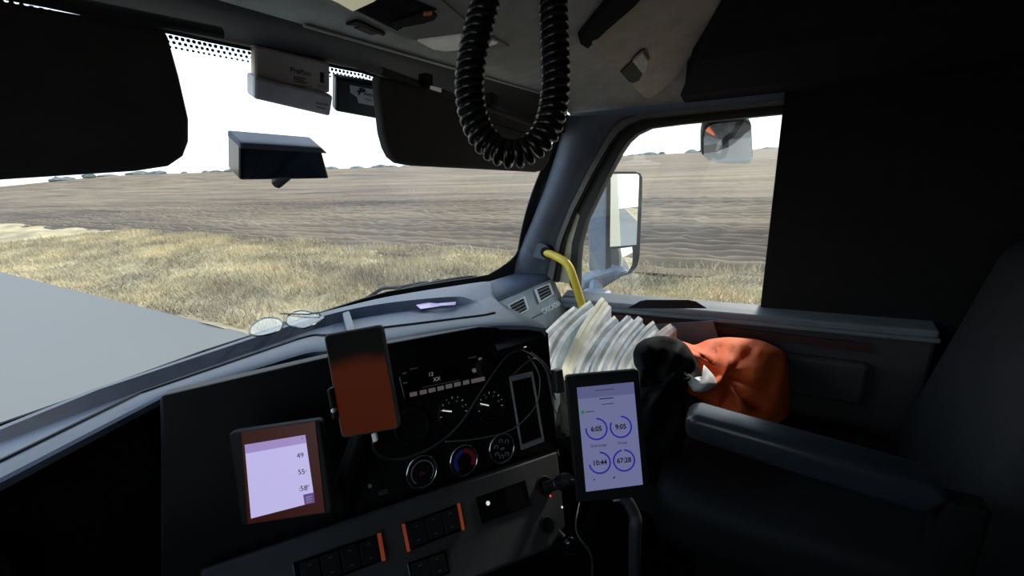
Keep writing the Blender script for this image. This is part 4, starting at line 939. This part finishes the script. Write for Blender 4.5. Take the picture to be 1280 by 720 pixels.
text('caption', 'Until break', ot(748, 557, .0008), u, v, 5.0*kt, M_GTXT, sc_, h=.0003, sx=.9, bold=.015); text('caption', 'Drive', ot(778, 553.5, .0008), u, v, 5.0*kt, M_GTXT, sc_, h=.0003, bold=.015)
MB().prism([ot(726, 513.5, .0008), ot(730.3, 513, .0008), ot(730.6, 517, .0008), ot(726.3, 517.5, .0008)], n*.0003).build('green_icon', M_GREEN, sc_)
for x0, y0, x1, m_ in ((732, 515, 743, M_GTXT), (749, 498.7, 767, M_DTXT), (752, 505.5, 767, M_GTXT), (744, 488.2, 768, M_GTXT)):
    MB().prism([ot(x0, y0-.5, .0011), ot(x1, y0-.5-(x1-x0)*.09, .0011), ot(x1, y0+.6-(x1-x0)*.09, .0011), ot(x0, y0+.6, .0011)], n*.0003).build('small_print', m_, sc_)
MB().prism([ot(741.5, 600.5, .0008), ot(743.8, 600.3, .0008), ot(742.6, 598, .0008)], n*.0003).build('nav_icon', M_DTXT, sc_); MB().prism([ot(766, 597.5, .0008), ot(768.5, 595, .0008), ot(769, 596.2, .0008), ot(767, 598.5, .0008)], n*.0003).build('nav_icon', M_DTXT, sc_)
MB().prism([ot(766.3, 624.4, .0), ot(775, 623.9, .0), ot(775, 625.6, .0), ot(766.3, 627, .0)], n*.0004).build('brand_mark', M_GREYP, tb_)
tm = thing('tablet_mount', V((.30, .16, 0)), 'black pole mount holding the tablet up from the floor', 'mount')
mt = cs[0]-n*.035
MB().lathe(cs[0]-n*.019, u, v, -n, [(.035, 0), (.035, .012), (.02, .02), (.014, .03)], 22).build('cradle_plate', M_BLACK, tm)
MB().tube(smoothpath([mt, mt+V((.02, .0, -.10)), D(792, 640, .80), D(793, 690, .82), V((.33, .16, .02))], 5), .011, 12).build('pole', M_BAND, tm, smooth=True)
MB().lathe(V((.33, .16, .0)), X_, Y_, Z_, [(.06, 0), (.06, .015), (.02, .03)], 24).build('floor_flange', M_BLACK, tm)
# phone
PF = facing(452, 477, .56, 10.0); o, u, v, n = PF; kp = .56/F
ph = thing('phone', o, 'smartphone with orange reflection painted on its screen on a dash clamp', 'phone')
MB().prism(rrect(o, u, v, 37.2*kp, 66*kp, 6*kp), -n*.010).build('body', M_BAND, ph, bevel=.002)
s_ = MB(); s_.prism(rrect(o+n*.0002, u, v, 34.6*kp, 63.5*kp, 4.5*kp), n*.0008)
so = s_.build('screen', phone_reflection(), ph)
uvl = so.data.uv_layers.new(name='UVMap')
for lp_ in so.data.loops:
    q = so.data.vertices[lp_.vertex_index].co+worldloc(so)-o; uvl.data[lp_.index].uv = ((q.dot(u)/(69.2*kp))+.5, (q.dot(v)/(127*kp))+.5)
MB().prism([PL(x, y, o, n) for x, y in ((463.5, 543), (469.5, 541.5), (471.5, 551.5), (466, 553.5))], -n*.006).build('charging_plug', M_LABEL, ph, bevel=.001)
pm = thing('phone_mount', o-n*.03, 'black clamp arm behind the smartphone', 'mount')
on2 = lambda x, y, h=0.0: PL(x, y, o+n*h, n)
MB().prism([on2(413, 484, -.004), on2(419, 482, -.004), on2(426, 520, -.004), on2(420, 523, -.004)], n*.014).build('side_jaw', M_BLACK, pm, bevel=.003)
MB().lathe(on2(418.5, 512, .006), u, v, n, [(2.6*kp, 0), (2.6*kp, .006), (1.5*kp, .008)], 14).build('release_button', M_LABEL, pm)
MB().box(o-n*.022, u, v, n, .03, .045, .010).build('back_plate', M_BLACK, pm, bevel=.004)
MB().tube(smoothpath([o-n*.03, o-n*.06+V((0, .02, -.05)), on2(430, 600, -.10), onP(430, 640)], 5), .012, 10).build('arm', M_BLACK, pm, smooth=True)
# navigator at the far left
GF = facing(350, 592, .60, 8.0); o, u, v, n = GF; kg = .60/F; og = onfr(GF)
gp = thing('navigator', o, 'navigator with pale lilac screen listing times below the phone', 'navigator')
MB().prism(rrect(o-n*.001, u, v, 58*kg, 60*kg, 6*kg), -n*.016).build('case', M_BLACK, gp, bevel=.003)
MB().prism([og(302, 540), og(394, 527), og(406, 640), og(310, 655)], n*.0004).build('rim', M_GPSR, gp)
sg = MB().prism([og(306, 556, .0005), og(381.5, 543.5, .0005), og(393.5, 627.5, .0005), og(314, 648, .0005)], n*.0004).build('screen', M_GPS, gp)
MB().prism([og(306, 556, .001), og(381.5, 543.5, .001), og(383.2, 553.5, .001), og(307, 567, .001)], n*.0003).build('header_bar', M_GPSH, sg)
text('header_glyph', 'T', og(377.5, 549, .0015), u, v, 6*kg, M_LABEL, sg, h=.0003)
text('time_digits', '49', og(375.5, 569.5, .001), u, v, 9*kg, M_DTXT, sg, h=.0003); text('time_digits', '55', og(377, 590, .001), u, v, 9*kg, M_DTXT, sg, h=.0003); text('time_digits', ':58', og(379, 610.5, .001), u, v, 9*kg, M_DTXT, sg, h=.0003)
for x, y in ((382.5, 588), (385, 607.5)): text('superscript', '55' if y > 600 else 'o', og(x, y, .001), u, v, 3.6*kg, M_GTXT, sg, h=.0003)
mbn = MB().prism([og(379, 618.5, .001), og(391.7, 615.5, .001), og(393.5, 627.4, .001), og(381, 630.7, .001)], n*.0003).build('menu_button', M_GPSB, sg)
for k in range(3): MB().prism([og(382.3+k*.5, 621.3+k*2.9, .0014), og(390+k*.5, 619.3+k*2.9, .0014), og(390.2+k*.5, 620.8+k*2.9, .0014), og(382.5+k*.5, 622.8+k*2.9, .0014)], n*.0003).build('menu_bar', M_LABEL, mbn)
MB().tube(smoothpath([o-n*.017, o-n*.05+V((0, .02, -.02)), onP(340, 640, .0)], 4), .011, 10).build('arm', M_BLACK, gp, smooth=True)

# cables
def cable(pts, rad, m, label): return tag(MB().tube(smoothpath(pts, 8), rad, 6).build('cable', m, smooth=True), label, 'cable', 'charging cables over the control panel')
cable([onP(466, 553, .12), onP(470, 566, .09), onP(485, 574, .05), onP(510, 572, .03), onP(545, 556, .025), onP(575, 530, .025), onP(600, 492, .025), onP(620, 462, .025), onP(638, 442, .02), onP(655, 436, .015)], .0022, M_WIRE, 'thick charging cable sagging from the phone across the gauges')
cable([onP(556, 552, .010), onP(590, 549.5, .012), onP(630, 541, .014), onP(652, 528, .016), onP(670, 506, .016), onP(675, 480, .016), onP(671, 462, .016), onP(660, 445, .016)], .0014, M_WIREL, 'thin pale wire looping in front of the tall vent')
cable([onP(652, 437, .018), onP(668, 446, .02), onP(682, 462, .02), onP(688, 485, .02), onP(692, 508, .02), onP(697, 520, .02)], .0016, M_WIREL, 'pale wire running down the right edge of the panel')
cable([onP(664, 440, .018), onP(682, 456, .02), onP(694, 478, .02), onP(708, 505, .02)], .0010, M_WIREL, 'thinnest wire slanting from the panel corner to the tablet')
cable([onP(640, 470, .02), onP(660, 452, .022), onP(672, 450, .022), onP(686, 470, .022), onP(694, 500, .02)], .0020, M_WIRE, 'dark wire bunched at the upper right corner of the panel')
tag(MB().box(onP(697, 476, .02), pu, pv, pn, .011, .026, .010).build('cable_box', M_BAND, bevel=.003), 'small dark cable box beside the white paper bundles', 'adapter')
tag(MB().lathe(onP(655.5, 432.5, .004), pu, pv, pn, [(.003, 0), (.003, .004)], 10).build('screw_cap', M_LEDW), 'tiny bright lamp at the upper right of the panel', 'lamp')
# power adapter in the socket
ad = thing('power_adapter', onB(682, 609, .0), 'black plug adapter with a red light in the upper power socket', 'adapter')
d_ = (bn*.9+bu*.45).normalized(); a0 = onB(682, 609, .008)
MB().tube([a0, a0+d_*.035], .0115, 16).build('plug', M_BLACK, ad); MB().tube([a0+d_*.035, a0+d_*.05, a0+d_*.062], [.015, .016, .012], 16).build('head', M_PANEL, ad)
MB().arc(a0+d_*.034, bu, bv, d_, .0115, .0135, 200, 340, 0, .002).build('chrome_collar', M_CHROME, ad)
q = a0+d_*.05; tocam = (CAM-q).normalized()
for (x, y, m_) in ((688, 619.5, M_LEDR), (702.5, 633.5, M_LEDW)): MB().lathe(D(x, y, (q-CAM).dot(FW)-.02), RT, UP, -FW, [(.0018, 0), (.0018, .003)], 10).build('light', m_, ad)
cable([a0+d_*.06, a0+d_*.09+V((0, 0, -.02)), D(720, 660, .74), D(740, 700, .74), D(735, 760, .78)], .0018, M_WIRE, 'black cable drooping from the power adapter')
# ignition key with chrome fob
ky = thing('ignition_key', onB(700, 666), 'key with dark round fob and chrome edge below the sockets', 'key')
k0_ = onB(699, 664, .0); MB().tube([k0_, D(706, 672, (k0_-CAM).dot(FW)-.02)], .004, 10).build('shank', M_CHROME, ky)
kd = (k0_-CAM).dot(FW)-.03
MB().lathe(D(713, 681, kd), RT, UP, -FW, [(.013, -.004), (.016, 0), (.013, .005), (.004, .007)], 24).build('fob', M_GLOSS, ky, smooth=True)
MB().arc(D(713, 681, kd), RT, UP, -FW, .0145, .018, 150, 240, -.002, .003).build('fob_rim', M_CHROME, ky)
# steering wheel, left of what the photo shows but reaching into the cab from its column
sw = thing('steering_wheel', (-.66, .60, .70), 'black truck steering wheel in front of the driver', 'steering wheel')
wn = V((0, -.80, .60)).normalized(); wu = X_; wv = wn.cross(wu); wc = V((-.66, .46, .80))
MB().tube([wc+(wu*math.cos(g)+wv*math.sin(g))*.215 for g in np.linspace(0, 2*math.pi, 49)], .015, 12, cap=False).build('rim', M_BLACK, sw, smooth=True)
MB().lathe(wc-wn*.03, wu, wv, wn, [(.075, 0), (.08, .02), (.06, .04)], 28).build('hub', M_BLACK, sw)
for g in (20, 160, 270):
    d_ = wu*math.cos(math.radians(g))+wv*math.sin(math.radians(g)); MB().tube([wc+d_*.06-wn*.01, wc+d_*.21], .014, 8).build('spoke', M_BLACK, sw)
MB().tube([wc-wn*.03, wc-wn*.30], .035, 14).build('column', M_BLACK, sw)
